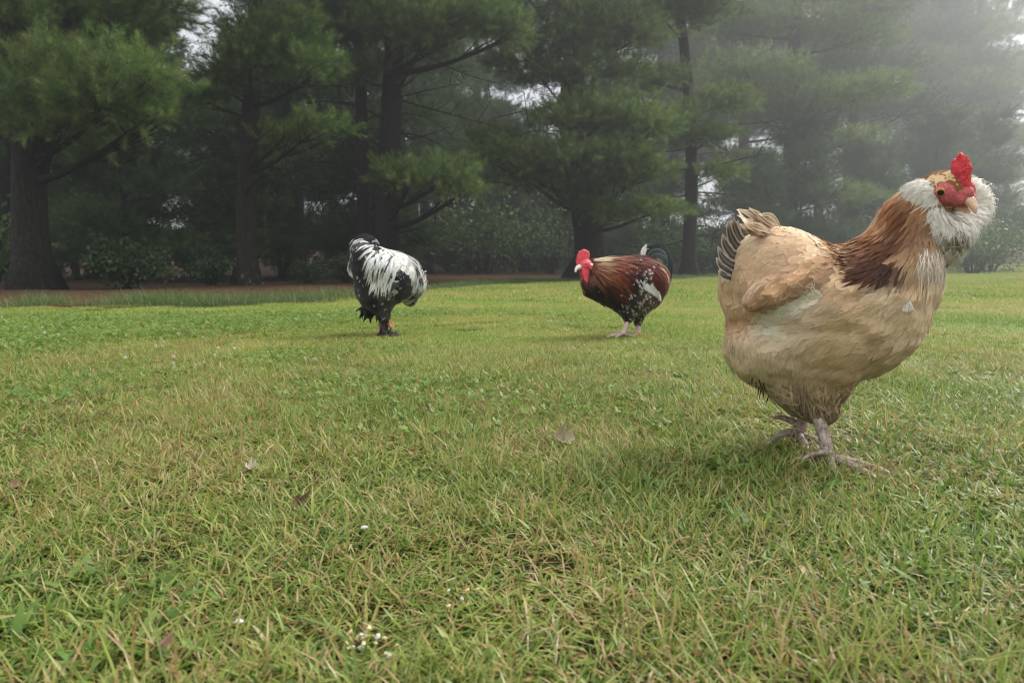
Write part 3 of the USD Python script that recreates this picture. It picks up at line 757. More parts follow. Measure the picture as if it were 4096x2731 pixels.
def smin(a, b, k):
    h = np.clip(.5 + .5 * (b - a) / k, 0, 1)
    return b + (a - b) * h - k * h * (1 - h)


def surface(fun, lo, hi, step):
    """Surface nets of fun < 0 in a box: (vertices, faces)."""
    ax = [np.arange(l, h + step, step) for l, h in zip(lo, hi)]
    G = np.stack(np.meshgrid(*ax, indexing="ij"), -1)
    n = G.shape[:3]
    D = fun(G.reshape(-1, 3)).reshape(n)
    ins = D < 0
    c = np.zeros((n[0] - 1, n[1] - 1, n[2] - 1), int)
    corners = list(np.ndindex(2, 2, 2))
    for i, j, k in corners:
        c += ins[i:n[0] - 1 + i, j:n[1] - 1 + j, k:n[2] - 1 + k]
    cell = (c > 0) & (c < 8)
    I = np.argwhere(cell)
    vid = -np.ones(cell.shape, int)
    vid[cell] = np.arange(len(I))
    acc, cnt = np.zeros((len(I), 3)), np.zeros(len(I))
    for a in corners:
        for b in corners:
            if sum(b) - sum(a) == 1 and all(y >= x for x, y in zip(a, b)):
                da, db = D[tuple((I + a).T)], D[tuple((I + b).T)]
                m = (da < 0) != (db < 0)
                t = np.where(m, da / np.where(da == db, 1, da - db), 0)
                pa = np.asarray(a) + t[:, None] * (np.asarray(b) - np.asarray(a))
                acc[m] += pa[m]
                cnt[m] += 1
    V = np.asarray(lo) + (I + acc / cnt[:, None]) * step
    F = []
    for d in range(3):
        e = [slice(None)] * 3
        e[d] = slice(0, n[d] - 1)
        e2 = [slice(None)] * 3
        e2[d] = slice(1, n[d])
        A, B = ins[tuple(e)], ins[tuple(e2)]
        u, v = (d + 1) % 3, (d + 2) % 3
        for flip in (False, True):
            E = np.argwhere((A & ~B) if not flip else (~A & B))
            E = E[(E[:, u] > 0) & (E[:, v] > 0) & (E[:, u] < n[u] - 1) & (E[:, v] < n[v] - 1)]
            du, dv = np.eye(3, dtype=int)[u], np.eye(3, dtype=int)[v]
            q = [vid[tuple((E - o).T)] for o in (0 * du, du, du + dv, dv)]
            q = np.stack(q if not flip else q[::-1], 1)
            F += [q[:, [0, 1, 2]], q[:, [0, 2, 3]]]
    return V, np.vstack(F)


def idw(px, table, power=3.0):
    """Values at picture points from a table of (x, y, *value), by inverse distance."""
    t = np.asarray(table, float)
    d = np.linalg.norm(px[:, None] - t[None, :, :2], axis=2) + 4
    w = d ** -power
    return (w[..., None] * t[None, :, 2:]).sum(1) / w.sum(1, keepdims=True)


def spread(V, F, gap, seed):
    """Points spread evenly over a mesh, about gap apart (gap may vary: a function of points)."""
    m = trimesh.Trimesh(V, F, process=False)
    g0 = 0.006
    n = int(m.area / (g0 * g0) * 3)
    p, fi = trimesh.sample.sample_surface(m, n, seed=seed)
    g = gap(p)
    order = np.random.default_rng(seed).permutation(n)
    tree = cKDTree(p)
    alive = np.ones(n, bool)
    keep = []
    for i in order:
        if alive[i]:
            keep.append(i)
            alive[tree.query_ball_point(p[i], g[i])] = False
    nn = m.face_normals
    vn = trimesh.Trimesh(V, F, process=False).vertex_normals
    tri = F[fi[keep]]
    return p[keep], nrm(vn[tri].mean(1))


PROFILE = {"round": ([0, .2, .5, .78, .93, 1.0], [.30, .75, 1.0, .92, .62, .12]), "lance": ([0, .2, .45, .7, .88, 1.0], [.5, .95, 1.0, .75, .42, .04]),
           "fluff": ([0, .2, .5, .75, .92, 1.0], [.5, .9, 1.0, .8, .5, .25]), "hair": ([0, .3, .65, 1.0], [1, .9, .6, .1]), "broad": ([0, .12, .3, .5, .7, .85, .94, 1.0], [.35, .7, .9, 1.0, 1.0, .88, .62, .15])}


class Drape:
    """Keeps feathers on a body: height above its surface from the nearest vertex and normal."""

    def __init__(self, V, F):
        self.n = np.array(trimesh.Trimesh(V, F, process=False).vertex_normals)
        self.v, self.t = np.asarray(V), cKDTree(V)

    def __call__(self, p):
        dist, i = self.t.query(p, k=4)
        w = (1 / (dist + 1e-5) ** 2)[..., None]
        n = nrm((self.n[i] * w).sum(1))
        q = (self.v[i] * w).sum(1) / w.sum(1)
        return ((p - q) * n).sum(1), n


def feathers(p, d, n, length, width, base, edge, shape="round", curl=.25, lift=.2, cup=.3, seed=0, tip=None, root=None, cols=3, bend=0.0, drape=None, var=.10, soft=.4):
    """Feather cards: root points p, directions d (along the surface), surface normals n -> mesh, colours, and Fb (across, along, random)."""
    N = len(p)
    r = np.random.default_rng(seed)
    T, Wd = (np.array(a, float) for a in PROFILE[shape])
    d = nrm(d - n * (d * n).sum(1, keepdims=True))
    s = np.cross(n, d)
    ln, wd = np.broadcast_to(length, N), np.broadcast_to(width, N)
    lift, curl, bend = np.broadcast_to(lift, N), np.broadcast_to(curl, N), np.broadcast_to(bend, N)
    U = np.linspace(-1, 1, cols)
    roll = r.normal(0, .22 * (1 - soft), N)
    nn = n * np.cos(roll)[:, None] + s * np.sin(roll)[:, None]
    ss = np.cross(nn, d)
    t = T[None, :, None]
    ctr = p[:, None] + d[:, None] * (ln[:, None, None] * t) + n[:, None] * (ln[:, None] * (lift[:, None] * T - curl[:, None] * T ** 2) - .003)[..., None] + s[:, None] * (ln * bend)[:, None, None] * t ** 2
    rag = 1 + .16 * r.normal(size=(N, len(T), 1)) * (T[None, :, None] > .6)
    w = wd[:, None, None] / 2 * Wd[None, :, None] * rag
    if drape is not None:
        # walk each feather over the surface, rising by lift (a fraction of the length) from root to tip
        q, dd, prev = p.copy(), d.copy(), 0.0
        C_, S_, N_, Q_ = [], [], [], []
        hgt = r.uniform(0, .0015, N)
        for i_, ti in enumerate(T):
            q = q + (dd + s * (2 * bend * ti)[:, None]) * (ln * (ti - prev))[:, None]
            prev = ti
            h_, nv = drape(q)
            q = q - nv * h_[:, None]
            dd = nrm(dd - nv * (dd * nv).sum(1, keepdims=True))
            C_.append(q + nv * (hgt + ln * lift * (ti - .12) * (1 - .45 * ti))[:, None])
            sv = nrm(np.cross(nv, dd))
            N_.append(nv * np.cos(roll)[:, None] + sv * np.sin(roll)[:, None])
            S_.append(np.cross(N_[-1], dd))
            Q_.append(nv)
        ctr = np.stack(C_, 1)
        ss, nn = np.stack(S_, 1), np.stack(N_, 1)
        shade = nrm(np.stack(Q_, 1) * soft + nn * (1 - soft))
    else:
        ss, nn = np.repeat(ss[:, None], len(T), 1), np.repeat(nn[:, None], len(T), 1)
        shade = nn
    v = ctr[:, :, None] + ss[:, :, None] * (w * U[None, None])[..., None] - nn[:, :, None] * (cup * w * (U ** 2)[None, None])[..., None]
    # rounded tip: the outer columns of the last rows lag behind
    v -= d[:, None, None] * (ln[:, None, None] * .05 * (U ** 2)[None, None] * (T > .7)[None, :, None])[..., None]
    R = len(T)
    q = np.array([[i * cols + j, i * cols + j + 1, (i + 1) * cols + j + 1, (i + 1) * cols + j] for i in range(R - 1) for j in range(cols - 1)])
    f = np.vstack([q[:, [0, 2, 1]], q[:, [0, 3, 2]]])
    sh = nrm(shade[:, :, None] + .35 * ss[:, :, None] * (cup * U)[None, None, :, None])
    F = (f[None] + (np.arange(N) * R * cols)[:, None, None]).reshape(-1, 3)
    b = np.broadcast_to(np.asarray(base, float), (N, 3))[:, None, None]
    e = np.broadcast_to(np.asarray(edge, float), (N, 3))[:, None, None]
    k = np.clip(.75 * (abs(U) ** 2)[None, None] * (T > .3)[None, :, None] + .9 * np.clip((T - .8) / .2, 0, 1)[None, :, None], 0, 1)[..., None]
    C = b * (1 - k) + e * k
    if tip is not None:
        kt = np.clip((T - .74) / .12, 0, 1)[None, :, None, None] * np.ones((N, 1, cols, 1))
        C = C * (1 - kt) + np.broadcast_to(np.asarray(tip, float), (N, 3))[:, None, None] * kt
    if root is not None:
        kr = np.clip(1 - T / .45, 0, 1)[None, :, None, None]
        C = C * (1 - kr) + np.broadcast_to(np.asarray(root, float), (N, 3))[:, None, None] * kr
    C = np.clip(C * np.exp(r.normal(0, var, (N, 1, 1, 1))), 0, .9) * np.ones((N, R, cols, 1))
    fb = np.stack([np.broadcast_to((U + 1) / 2, (N, R, cols)), np.broadcast_to(T[None, :, None], (N, R, cols)) * (ln[:, None, None] / .03), np.broadcast_to(r.uniform(0, 1, N)[:, None, None], (N, R, cols))], -1)
    return v.reshape(-1, 3), F, C.reshape(-1, 3), fb.reshape(-1, 3), sh.reshape(-1, 3)


def put_feathers(name, sets, parent, origin=0, smooth=True):
    """Joins feather sets into one Mesh prim with its colours."""
    v, f = join([(a[0] - origin, a[1]) for a in sets])
    pr = put(name, (v, f), M_feather, parent, smooth=len(sets[0]) < 5, color=np.vstack([a[2] for a in sets]))
    UsdGeom.PrimvarsAPI(pr).CreatePrimvar("Fb", Sdf.ValueTypeNames.Color3fArray, "vertex").Set(Vt.Vec3fArray.FromNumpy(np.vstack([a[3] for a in sets]).astype(np.float32)))
    if len(sets[0]) == 5:
        UsdGeom.Mesh(pr).CreateNormalsAttr(Vt.Vec3fArray.FromNumpy(np.vstack([a[4] for a in sets]).astype(np.float32)))
        UsdGeom.Mesh(pr).SetNormalsInterpolation("vertex")
    return pr


def ell(c, r, axes=None, n=3):
    m = trimesh.creation.icosphere(n)
    v = m.vertices * np.asarray(r)
    if axes is not None:
        v = v @ np.asarray(axes)
    return v + c, m.faces


def slab(poly, origin, ax, ay, az, thick, rounds=2):
    """A fleshy plate: a 2-D outline (metres along ax, ay) with a rounded thickness along az."""
    from shapely.geometry import Polygon
    P = Polygon(poly).buffer(.0008).buffer(-.0002)
    m = trimesh.creation.extrude_polygon(P, thick, engine="earcut")
    v, f = m.vertices, m.faces
    v, f = trimesh.remesh.subdivide_to_size(v, f, .0035)
    m = trimesh.Trimesh(v, f)
    m.merge_vertices()
    from shapely.geometry import Point
    dist = np.array([P.exterior.distance(Point(q)) for q in m.vertices[:, :2]])
    k = np.sqrt(np.clip(dist / (thick * .9), 0, 1))
    z = (m.vertices[:, 2] - thick / 2) * (.35 + .65 * k)
    w = (meshkit.noise(np.c_[m.vertices[:, :2] * 260, z * 260], 3) - .5) * .0016
    return origin + m.vertices[:, :1] * ax + m.vertices[:, 1:2] * ay + (z + w)[:, None] * az, m.faces


def toe_chain(pts, r0, r1, claw=.012):
    p = smooth_path(pts, 10)
    k = np.linspace(0, 1, 10)
    body = tube(p, (r0 + (r1 - r0) * k) * (1 + .10 * np.cos(k * 22)), 8)
    t = nrm(p[-1] - p[-2])
    c = tube(np.array([p[-1], p[-1] + t * claw * .6 + [0, 0, .001], p[-1] + t * claw + [0, 0, -.003]]), [r1 * .8, r1 * .5, .0004], 6)
    return body, c


def tail_blade(fr, pts, width, base, edge, parent, origin, normal, seed=0, tip=None, cols=5):
    """One long tail feather along a path of (px, py, dy): a part of its own."""
    P = np.array([fr(*q) for q in pts])
    p = smooth_path(P, 12)
    t = nrm(np.gradient(p, axis=0))
    s = nrm(np.cross(t, np.asarray(normal, float)))
    k = np.linspace(0, 1, 12)
    r = np.random.default_rng(seed)
    w = width / 2 * np.interp(k, [0, .1, .35, .7, .9, 1], [.3, .7, 1, .85, .45, .06])
    U = np.linspace(-1, 1, cols)
    nn = np.cross(s, t)
    w = w[:, None] * (1 + .10 * r.normal(size=(12, cols)) * (k[:, None] > .45))
    v = p[:, None] + s[:, None] * (w * U)[..., None] - nn[:, None] * (.03 * w * U ** 2)[..., None]
    q = np.array([[i * cols + j, i * cols + j + 1, (i + 1) * cols + j + 1, (i + 1) * cols + j] for i in range(11) for j in range(cols - 1)])
    f = np.vstack([q[:, [0, 1, 2]], q[:, [0, 2, 3]]])
    kk = np.clip((abs(U)[None] > .9) * .9 + np.clip((k - .85) / .15, 0, 1)[:, None], 0, 1)[..., None]
    C = np.asarray(base) * (1 - kk) + np.asarray(edge) * kk
    C[:, cols // 2] = C[:, cols // 2] * .6 + np.asarray(edge) * .25
    if tip is not None:
        kt = np.clip((k - .7) / .1, 0, 1)[:, None, None]
        C = C * (1 - kt) + np.asarray(tip) * kt
    fb = np.stack([np.broadcast_to((U + 1) / 2, (12, cols)), np.broadcast_to(k[:, None] * 4, (12, cols)), np.full((12, cols), r.uniform())], -1)
    return put_feathers("tail_feather", [(v.reshape(-1, 3), f, C.reshape(-1, 3), fb.reshape(-1, 3))], parent, origin)


def along(px, table):
    """Flow vectors at picture points; the table holds (x, y, dx, dy) in picture directions."""
    v = idw(px, table)
    return np.stack([v[:, 0], 0 * v[:, 0], -v[:, 1]], 1)


# ---- the buff hen in front
def build_hen():
    H = Frame(1.18)
    s = H.s
    org = np.array([H(3300, 1850)[0], 1.18, 0.0])
    t = thing("hen", "large buff hen with white muffs and beard and a red comb", "hen", org)
    tp = str(t.GetPath())

    E = lambda px, py, dy, rx, ry, rz, ang=0, yaw=0: (lambda P: sd_ell(P, H(px, py, dy), (rx * s, ry, rz * s), math.radians(ang), math.radians(yaw)))
    K = lambda a, b, ra, rb: (lambda P: sd_cone(P, H(*a), H(*b), ra * s, rb * s))
    parts = [
        (E(3350, 1240, -.005, 285, .096, 212, -4, 10), 0), (E(3110, 1105, .03, 200, .092, 198, 28, 10), .05), (E(3030, 1190, .03, 130, .08, 190, 10), .04),
        (E(3310, 1385, 0, 255, .092, 142, 6), .05), (E(3500, 1235, -.02, 150, .082, 178, 24), .05), (E(3160, 1125, -.052, 200, .030, 66, 27, 8), .008),
        (E(3035, 1385, .02, 130, .08, 125, -35), .015), (K((3060, 1400, .02), (3230, 1570, .0), 125, 95), .03),
        (K((3300, 1440, -.03), (3290, 1630, -.035), 130, 46), .03), (K((3230, 1500, .05), (3205, 1620, .065), 100, 42), .03),
        (K((3520, 1125, -.015), (3650, 900, -.03), 160, 112), .055), (K((3650, 900, -.03), (3745, 775, -.045), 108, 70), .03), (E(3612, 1090, -.03, 110, .065, 120, 0), .04),
    ]

    def fun(P):
        d = parts[0][0](P)
        for g, k in parts[1:]:
            d = smin(d, g(P), k)
        return d

    lo, hi = H(2780, 1760, -.17) - .02, H(4000, 600, .2) + .02
    lo[1], hi[1] = 1.18 - .17, 1.18 + .19
    V, F = surface(fun, lo, hi, .006)

    hair_w = .0007
    r = np.random.default_rng(11)
    # colour of the plumage by place: (x, y, r, g, b) linear
    buff, cream, wing, dirty = srgb(214, 176, 132), srgb(226, 200, 160), srgb(168, 122, 82), srgb(196, 166, 118)
    rust, choc, white = srgb(160, 98, 48), srgb(74, 40, 24), srgb(236, 228, 214)
    col = [(3000, 900, *cream), (3150, 920, *buff), (3250, 980, *buff), (3050, 1050, *buff), (2930, 1130, *buff), (2960, 1250, *srgb(196, 152, 108)), (3150, 1150, *srgb(205, 160, 116)), (3060, 1210, *srgb(196, 150, 108)),
           (3350, 1020, *cream), (3450, 1010, *srgb(216, 178, 130)), (3180, 1110, *wing), (3250, 1120, *wing), (3200, 1130, *srgb(150, 108, 70)), (3130, 1160, *wing), (3320, 1090, *srgb(206, 164, 118)),
           (3420, 1120, *buff), (3560, 1180, *cream), (3480, 1240, *srgb(212, 182, 138)), (3620, 1300, *cream), (3400, 1300, *dirty), (3350, 1420, *srgb(188, 160, 114)), (3500, 1420, *srgb(180, 152, 106)), (3700, 1250, *cream),
           (3110, 1215, *srgb(240, 228, 206)), (3180, 1205, *srgb(238, 224, 198)), (3250, 1170, *srgb(232, 212, 178)), (3100, 1270, *srgb(234, 218, 190)), (3120, 1310, *srgb(226, 206, 170)), (2980, 1380, *cream), (3000, 1450, *cream), (3120, 1480, *srgb(210, 186, 146)), (3250, 1560, *srgb(196, 170, 130)), (3270, 1640, *srgb(168, 136, 98)),
           (3700, 1050, *srgb(206, 176, 136)), (3740, 1120, *cream), (3660, 1150, *srgb(196, 164, 122)), (3635, 1000, *srgb(160, 122, 84)), (3610, 1030, *srgb(150, 112, 76)), (3645, 940, *srgb(150, 106, 68)), (3660, 1060, *srgb(186, 152, 112)),
           (3480, 1060, *srgb(120, 70, 38)), (3540, 1090, *choc), (3600, 1080, *choc), (3560, 980, *rust), (3520, 950, *rust), (3640, 800, *srgb(176, 122, 70)), (3690, 700, *srgb(150, 100, 56)), (3600, 850, *srgb(190, 140, 88)), (3640, 930, *srgb(110, 66, 40))]
    col = [(a_, b_, *(np.array(c_) * .95 + np.mean(c_) * .05 + .012)) for a_, b_, *c_ in col]
    flow = [(3000, 900, -1, -.25), (3150, 930, -1, -.1), (3300, 1000, -1, .15), (2930, 1050, -.6, .8), (2950, 1250, -.3, 1), (3080, 1150, -.8, .55), (3200, 1150, -.85, .5), (3450, 1020, -1, .12), (3450, 1150, -.9, .4),
            (3600, 1200, -.7, .7), (3650, 1350, -.6, .8), (3750, 1180, -.25, 1), (3450, 1300, -.9, .4), (3350, 1450, -.7, .5), (3150, 1300, -.8, .3), (2980, 1400, -.3, 1), (3100, 1500, .2, 1), (3280, 1600, .1, 1), (3500, 1480, -.8, .5),
            (3560, 1000, -.75, .75), (3640, 850, -.62, .8), (3690, 720, -.8, .6), (3760, 900, -.2, 1), (3720, 1030, -.25, 1), (3600, 1080, -.4, 1)]

    from shapely import contains_xy
    from shapely.geometry import Polygon
    hack_poly = Polygon([(3720, 660), (3600, 760), (3510, 890), (3440, 950), (3340, 995), (3362, 1050), (3420, 1080), (3480, 1128), (3535, 1105), (3585, 1055), (3605, 980), (3640, 900), (3665, 800), (3700, 740)])

    def region(px):
        x, y = px[:, 0], px[:, 1]
        w = meshkit.noise(np.c_[px / 22, 0 * x], 4)[:, None] * 24 - 12
        hack = contains_xy(hack_poly, x + w[:, 0], y + w[:, 0])
        fluffy = ((y > 1150 + (3300 - x) * .22) & (x > 3080)) | ((y > 1290) & (x < 3180)) | ((x > 3590) & (y > 740))
        return hack, fluffy & ~hack

    # the plumage lies in soft clumps
    nv_ = trimesh.Trimesh(V, F, process=False).vertex_normals
    qv = H.px(V)
    V = V + nv_ * ((meshkit.fbm(V * np.array([26, 40, 40]), 3, 17) - .5)[:, None] * .016 * np.clip((qv[:, 1:] - 950) / 250, .25, 1))
    dr = Drape(V, F)
    vp = H.px(V)
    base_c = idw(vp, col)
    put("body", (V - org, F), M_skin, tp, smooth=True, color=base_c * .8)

    p, n = spread(V, F, lambda q: np.where(region(H.px(q))[0], .0052, np.where(region(H.px(q))[1], .0065, .0085)), 3)
    px = H.px(p)
    hack, fluffy = region(px)
    low = px[:, 1] > 1600
    head = (px[:, 0] > 3715) & (px[:, 1] < 880)
    d = along(px, flow) + r.normal(0, .07, p.shape)
    c = idw(px, col)
    mott = meshkit.fbm(p * 45, 3, 5)[:, None]
    c = c * (.86 + .28 * mott)
    body = ~hack & ~fluffy & ~low & ~head
    fl = fluffy & ~low & ~head
    edge_c = np.clip(c * 1.14 + .03, 0, .85)
    nb = body.sum()
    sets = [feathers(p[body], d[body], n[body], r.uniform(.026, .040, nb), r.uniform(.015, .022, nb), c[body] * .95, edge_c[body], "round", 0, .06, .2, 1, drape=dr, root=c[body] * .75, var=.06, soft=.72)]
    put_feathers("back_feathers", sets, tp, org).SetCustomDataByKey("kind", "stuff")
    nf = fl.sum()
    slim = np.where((px[fl][:, 1] < 1180) & (px[fl][:, 0] > 3570), .45, .8)
    c = np.where(fluffy[:, None], idw(px, col) * (.95 + .1 * mott), c)
    sets = [feathers(p[fl], d[fl], n[fl], r.uniform(.024, .038, nf), r.uniform(.012, .018, nf) * slim, c[fl], np.clip(c[fl] * 1.12 + .02, 0, .85), "fluff", 0, .06, .1, 2, drape=dr, var=.07, soft=.72)]
    # wisps that break up the soft outline
    p2, n2 = spread(V, F, lambda q: np.where(region(H.px(q))[1], .0024, .012), 4)
    px2 = H.px(p2)
    k = region(px2)[1] & (px2[:, 1] < 1640) & ~((px2[:, 0] > 3715) & (px2[:, 1] < 880))
    p2, n2, px2 = p2[k], n2[k], px2[k]
    c2 = np.clip(idw(px2, col) * r.uniform(.84, 1.28, (len(p2), 1)), 0, .85)
    sets.append(feathers(p2, along(px2, flow) + r.normal(0, .16, p2.shape), n2, r.uniform(.016, .030, len(p2)), r.uniform(.0006, .0016, len(p2)), c2, c2, "hair", 0, r.uniform(.06, .22, len(p2)), 0, 5, cols=2, bend=r.normal(0, .12, len(p2)), drape=dr, soft=.8))
    put_feathers("breast_feathers", sets, tp, org).SetCustomDataByKey("kind", "stuff")
    # hackle: long narrow feathers, light shafts, dark chocolate at the collar
    kx = hack
    sel, pk = p[kx], px[kx]
    ch = idw(pk, [(3640, 730, *srgb(168, 124, 80)), (3690, 700, *srgb(150, 106, 66)), (3580, 800, *srgb(160, 100, 54)), (3530, 880, *srgb(168, 104, 54)), (3480, 930, *srgb(150, 96, 54)), (3400, 990, *srgb(168, 118, 74)), (3360, 1020, *srgb(172, 126, 82)),
                  (3620, 830, *srgb(110, 66, 36)), (3600, 930, *srgb(96, 54, 30)), (3540, 960, *srgb(104, 60, 32)), (3460, 1010, *srgb(104, 62, 34)), (3420, 1050, *srgb(92, 54, 30)), (3500, 1060, *srgb(70, 36, 20)), (3560, 1050, *srgb(62, 32, 19)), (3480, 1110, *srgb(72, 38, 22)), (3590, 1000, *srgb(78, 42, 24))])
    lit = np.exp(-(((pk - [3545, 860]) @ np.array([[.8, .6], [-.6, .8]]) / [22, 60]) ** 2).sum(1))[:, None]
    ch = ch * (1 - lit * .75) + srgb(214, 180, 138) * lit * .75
    k2 = r.uniform(size=(len(sel), 1))
    ch = np.where(k2 < .08, ch * 1.6 + .005, ch) * .9
    tipc = np.where((r.uniform(size=(len(sel), 1)) < .35) & (pk[:, :1] < 3480), srgb(196, 160, 104), ch * .95)
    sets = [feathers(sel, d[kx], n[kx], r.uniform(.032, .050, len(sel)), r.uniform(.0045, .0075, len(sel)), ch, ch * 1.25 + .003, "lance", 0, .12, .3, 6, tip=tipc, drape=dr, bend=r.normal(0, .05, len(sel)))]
    put_feathers("neck_hackle", sets, tp, org).SetCustomDataByKey("kind", "stuff")

    # wing: folded, proud of the flank, with larger overlapping feathers
    wing_t = [((3330, 1080), (3120, 1290)), ((3290, 1070), (3080, 1240)), ((3250, 1060), (3060, 1190)), ((3360, 1110), (3150, 1330))]
    W = []
    for row in range(7):
        for i in range(9):
            u, w = i / 8, row / 6
            ax, ay = 3350 - 200 * u - 10 * w, 1000 + 95 * u + 95 * w - 25 * u * w
            q = H(ax + r.normal(0, 6), ay + r.normal(0, 6), -.2)
            # drop onto the flank along the view
            for _ in range(60):
                dist = fun(q[None])[0]
                if dist < .004:
                    break
                q = q + nrm(q - EYE) * max(dist, .001)
            W.append((q, u, w))
    wp = np.array([q[0] for q in W])
    wu = np.array([[q[1], q[2]] for q in W])
    g = np.stack([(fun(wp + e) - fun(wp - e)) / .004 for e in np.eye(3) * .002], 1)
    wn = nrm(g)
    wd_ = np.tile(np.array([-.80, 0, -.62]), (len(wp), 1)) + r.normal(0, .08, wp.shape)
    wc = srgb(192, 150, 110) * (.88 + .24 * r.uniform(size=(len(wp), 1))) * (1 - .38 * wu[:, 1:2])
    sets = [feathers(wp, wd_, wn, .042 + .022 * wu[:, 0], .019, wc, np.clip(wc * 1.45 + .05, 0, .8), "round", 0, .10 + .05 * wu[:, 1], .3, 7, cols=5, drape=dr)]
    put_feathers("wing", sets, tp, org)
    # a few long flight feathers showing dark under the wing
    for k in range(5):
        a, b = (3210 - 12 * k, 1085 + 24 * k), (3020 + 10 * k, 1175 + 20 * k)
        q = [H(a[0] + (b[0] - a[0]) * u, a[1] + (b[1] - a[1]) * u, -.2) for u in (0, .5, 1)]
        out = []
        for z in q:
            for _ in range(60):
                dist = fun(z[None])[0]
                if dist < .007:
                    break
                z = z + nrm(z - EYE) * max(dist, .001)
            out.append(z)
        nm = nrm((fun(out[1][None] + np.eye(3) * .002) - fun(out[1][None] - np.eye(3) * .002)))
        sets = [feathers(np.array(out[:1]), np.array([out[2] - out[0]]), nm[None], np.linalg.norm(out[2] - out[0]), .017, srgb(84, 62, 46), srgb(170, 130, 92), "broad", 0.0, .03, .3, 70 + k, cols=5)]
        put_feathers("flight_feather", sets, tp, org)

    q, nq = spread(V, F, lambda z: np.full(len(z), .006), 9)
    i_ = np.argmin(np.linalg.norm(H.px(q) - [3636, 1195], axis=1) + (nq[:, 1] > 0) * 500)
    put_feathers("loose_feather", [feathers(np.repeat(q[i_][None], 9, 0), np.stack([np.linspace(-.6, .55, 9), 0 * np.arange(9), -np.ones(9)], 1), np.repeat(nq[i_][None], 9, 0), .020, .0042, srgb(240, 230, 212), srgb(248, 242, 230), "fluff", 0, .3, .1, 9, drape=dr)], tp, org)
    xs_ = np.linspace(0, 1, 110)
    path = np.array([(3092, 1330), (3094, 1270), (3112, 1232), (3170, 1206), (3270, 1168)])
    pp = np.stack([np.interp(xs_, np.linspace(0, 1, 5), path[:, k_]) for k_ in (0, 1)], 1) + r.normal(0, 10, (110, 2)) + [24, 8]
    q, nq = spread(V, F, lambda z: np.full(len(z), .004), 12)
    tt = cKDTree(np.c_[H.px(q), (nq[:, 1] > 0) * 900])
    i_ = tt.query(np.c_[pp, np.zeros(110)])[1]
    cw = srgb(240, 226, 200) * r.uniform(.9, 1.04, (110, 1))
    fl_ = [feathers(q[i_], np.tile([-.9, 0, .12], (110, 1)) + r.normal(0, .22, (110, 3)), nq[i_], r.uniform(.020, .032, 110), r.uniform(.008, .014, 110), cw * .96, cw, "fluff", 0, r.uniform(.08, .22, 110), .1, 13, drape=dr, soft=.8)]
    i2 = np.repeat(i_, 5)
    cw = srgb(244, 232, 210) * r.uniform(.85, 1.05, (550, 1))
    fl_.append(feathers(q[i2], np.tile([-.9, 0, .15], (550, 1)) + r.normal(0, .3, (550, 3)), nq[i2], r.uniform(.016, .036, 550), r.uniform(.0006, .0016, 550), cw, cw, "hair", 0, r.uniform(.08, .3, 550), 0, 14, cols=2, drape=dr, soft=.8, bend=r.normal(0, .15, 550)))
    put_feathers("thigh_fluff", fl_, tp, org).SetCustomDataByKey("kind", "stuff")
    # white hair-like feathers of the throat that run from the beard into the neck
    kq = (H.px(q)[:, 0] > 3685) & (H.px(q)[:, 1] > 985) & (H.px(q)[:, 1] < 1085) & (H.px(q)[:, 0] < 3800)
    i2 = np.repeat(np.nonzero(kq)[0], 4)
    nn2 = len(i2)
    cw = srgb(236, 226, 208) * r.uniform(.75, 1.08, (nn2, 1))
    put_feathers("throat_feathers", [feathers(q[i2] + r.normal(0, .003, (nn2, 3)), np.tile([-.12, 0, -1.0], (nn2, 1)) + r.normal(0, .2, (nn2, 3)), nq[i2], r.uniform(.020, .045, nn2), r.uniform(.0007, .002, nn2), cw, cw * .95, "hair", 0, r.uniform(.05, .25, nn2), 0, 15, cols=2, drape=dr, soft=.8, bend=r.normal(0, .15, nn2))], tp, org).SetCustomDataByKey("kind", "stuff")
    # tail
    fan = [((3010, 1000, .03), (2950, 940, .03), (2936, 872, .02), .022), ((3000, 1020, .02), (2930, 960, .01), (2915, 884, .0), .021), ((2990, 1050, .01), (2915, 1000, .0), (2890, 935, -.01), .021), ((3000, 1020, .04), (2955, 950, .045), (2952, 880, .045), .02),
           ((2990, 1070, .0), (2905, 1045, -.01), (2872, 985, -.02), .020), ((2980, 1090, .0), (2900, 1070, -.01), (2864, 1030, -.02), .020), ((2975, 1110, .0), (2900, 1100, -.01), (2872, 1085, -.02), .02), ((2985, 1080, .01), (2910, 1050, .01), (2885, 1010, .0), .02)]
    for i, (a, b, c_, w) in enumerate(fan):
        tail_blade(H, (a, b, c_), w, srgb(40, 38, 42), srgb(206, 190, 168), tp, org, (.3, -1, .2), i)
    tips = [((3080, 930, .02), (2990, 872, .0), (2953, 832, -.01)), ((3070, 925, .0), (2995, 890, -.015), (2958, 862, -.02)), ((3090, 915, .03), (3010, 855, .02), (2972, 829, .015)), ((3100, 905, .03), (3040, 862, .02), (3000, 842, .02)), ((3060, 950, .0), (2990, 915, -.02), (2962, 893, -.025)), ((3080, 930, -.01), (3010, 900, -.03), (2985, 905, -.035)), ((3110, 900, .0), (3060, 868, -.01), (3035, 856, -.01)), ((3075, 935, .0), (3000, 900, -.02), (2970, 878, -.02))]
    rt = np.random.default_rng(77)
    for i in range(16):
        a, b, c_ = (np.array(z) + np.r_[rt.normal(0, 7, 2), rt.normal(0, .006)] for z in tips[i % 8])
        k_ = rt.uniform(.7, 1.3)
        tail_blade(H, (tuple(a), tuple(b), tuple(c_)), rt.uniform(.009, .015), srgb(134, 102, 66) * k_, srgb(214, 192, 158), tp, org, (.2, -1, .5), 20 + i, tip=srgb(222, 202, 168) if i % 3 == 0 else None)

    # head
    C = H(3774, 766, -.056)
    f = nrm(np.array([.34, -.90, -.28]))
    u = np.array([-.20, .02, 1.0])
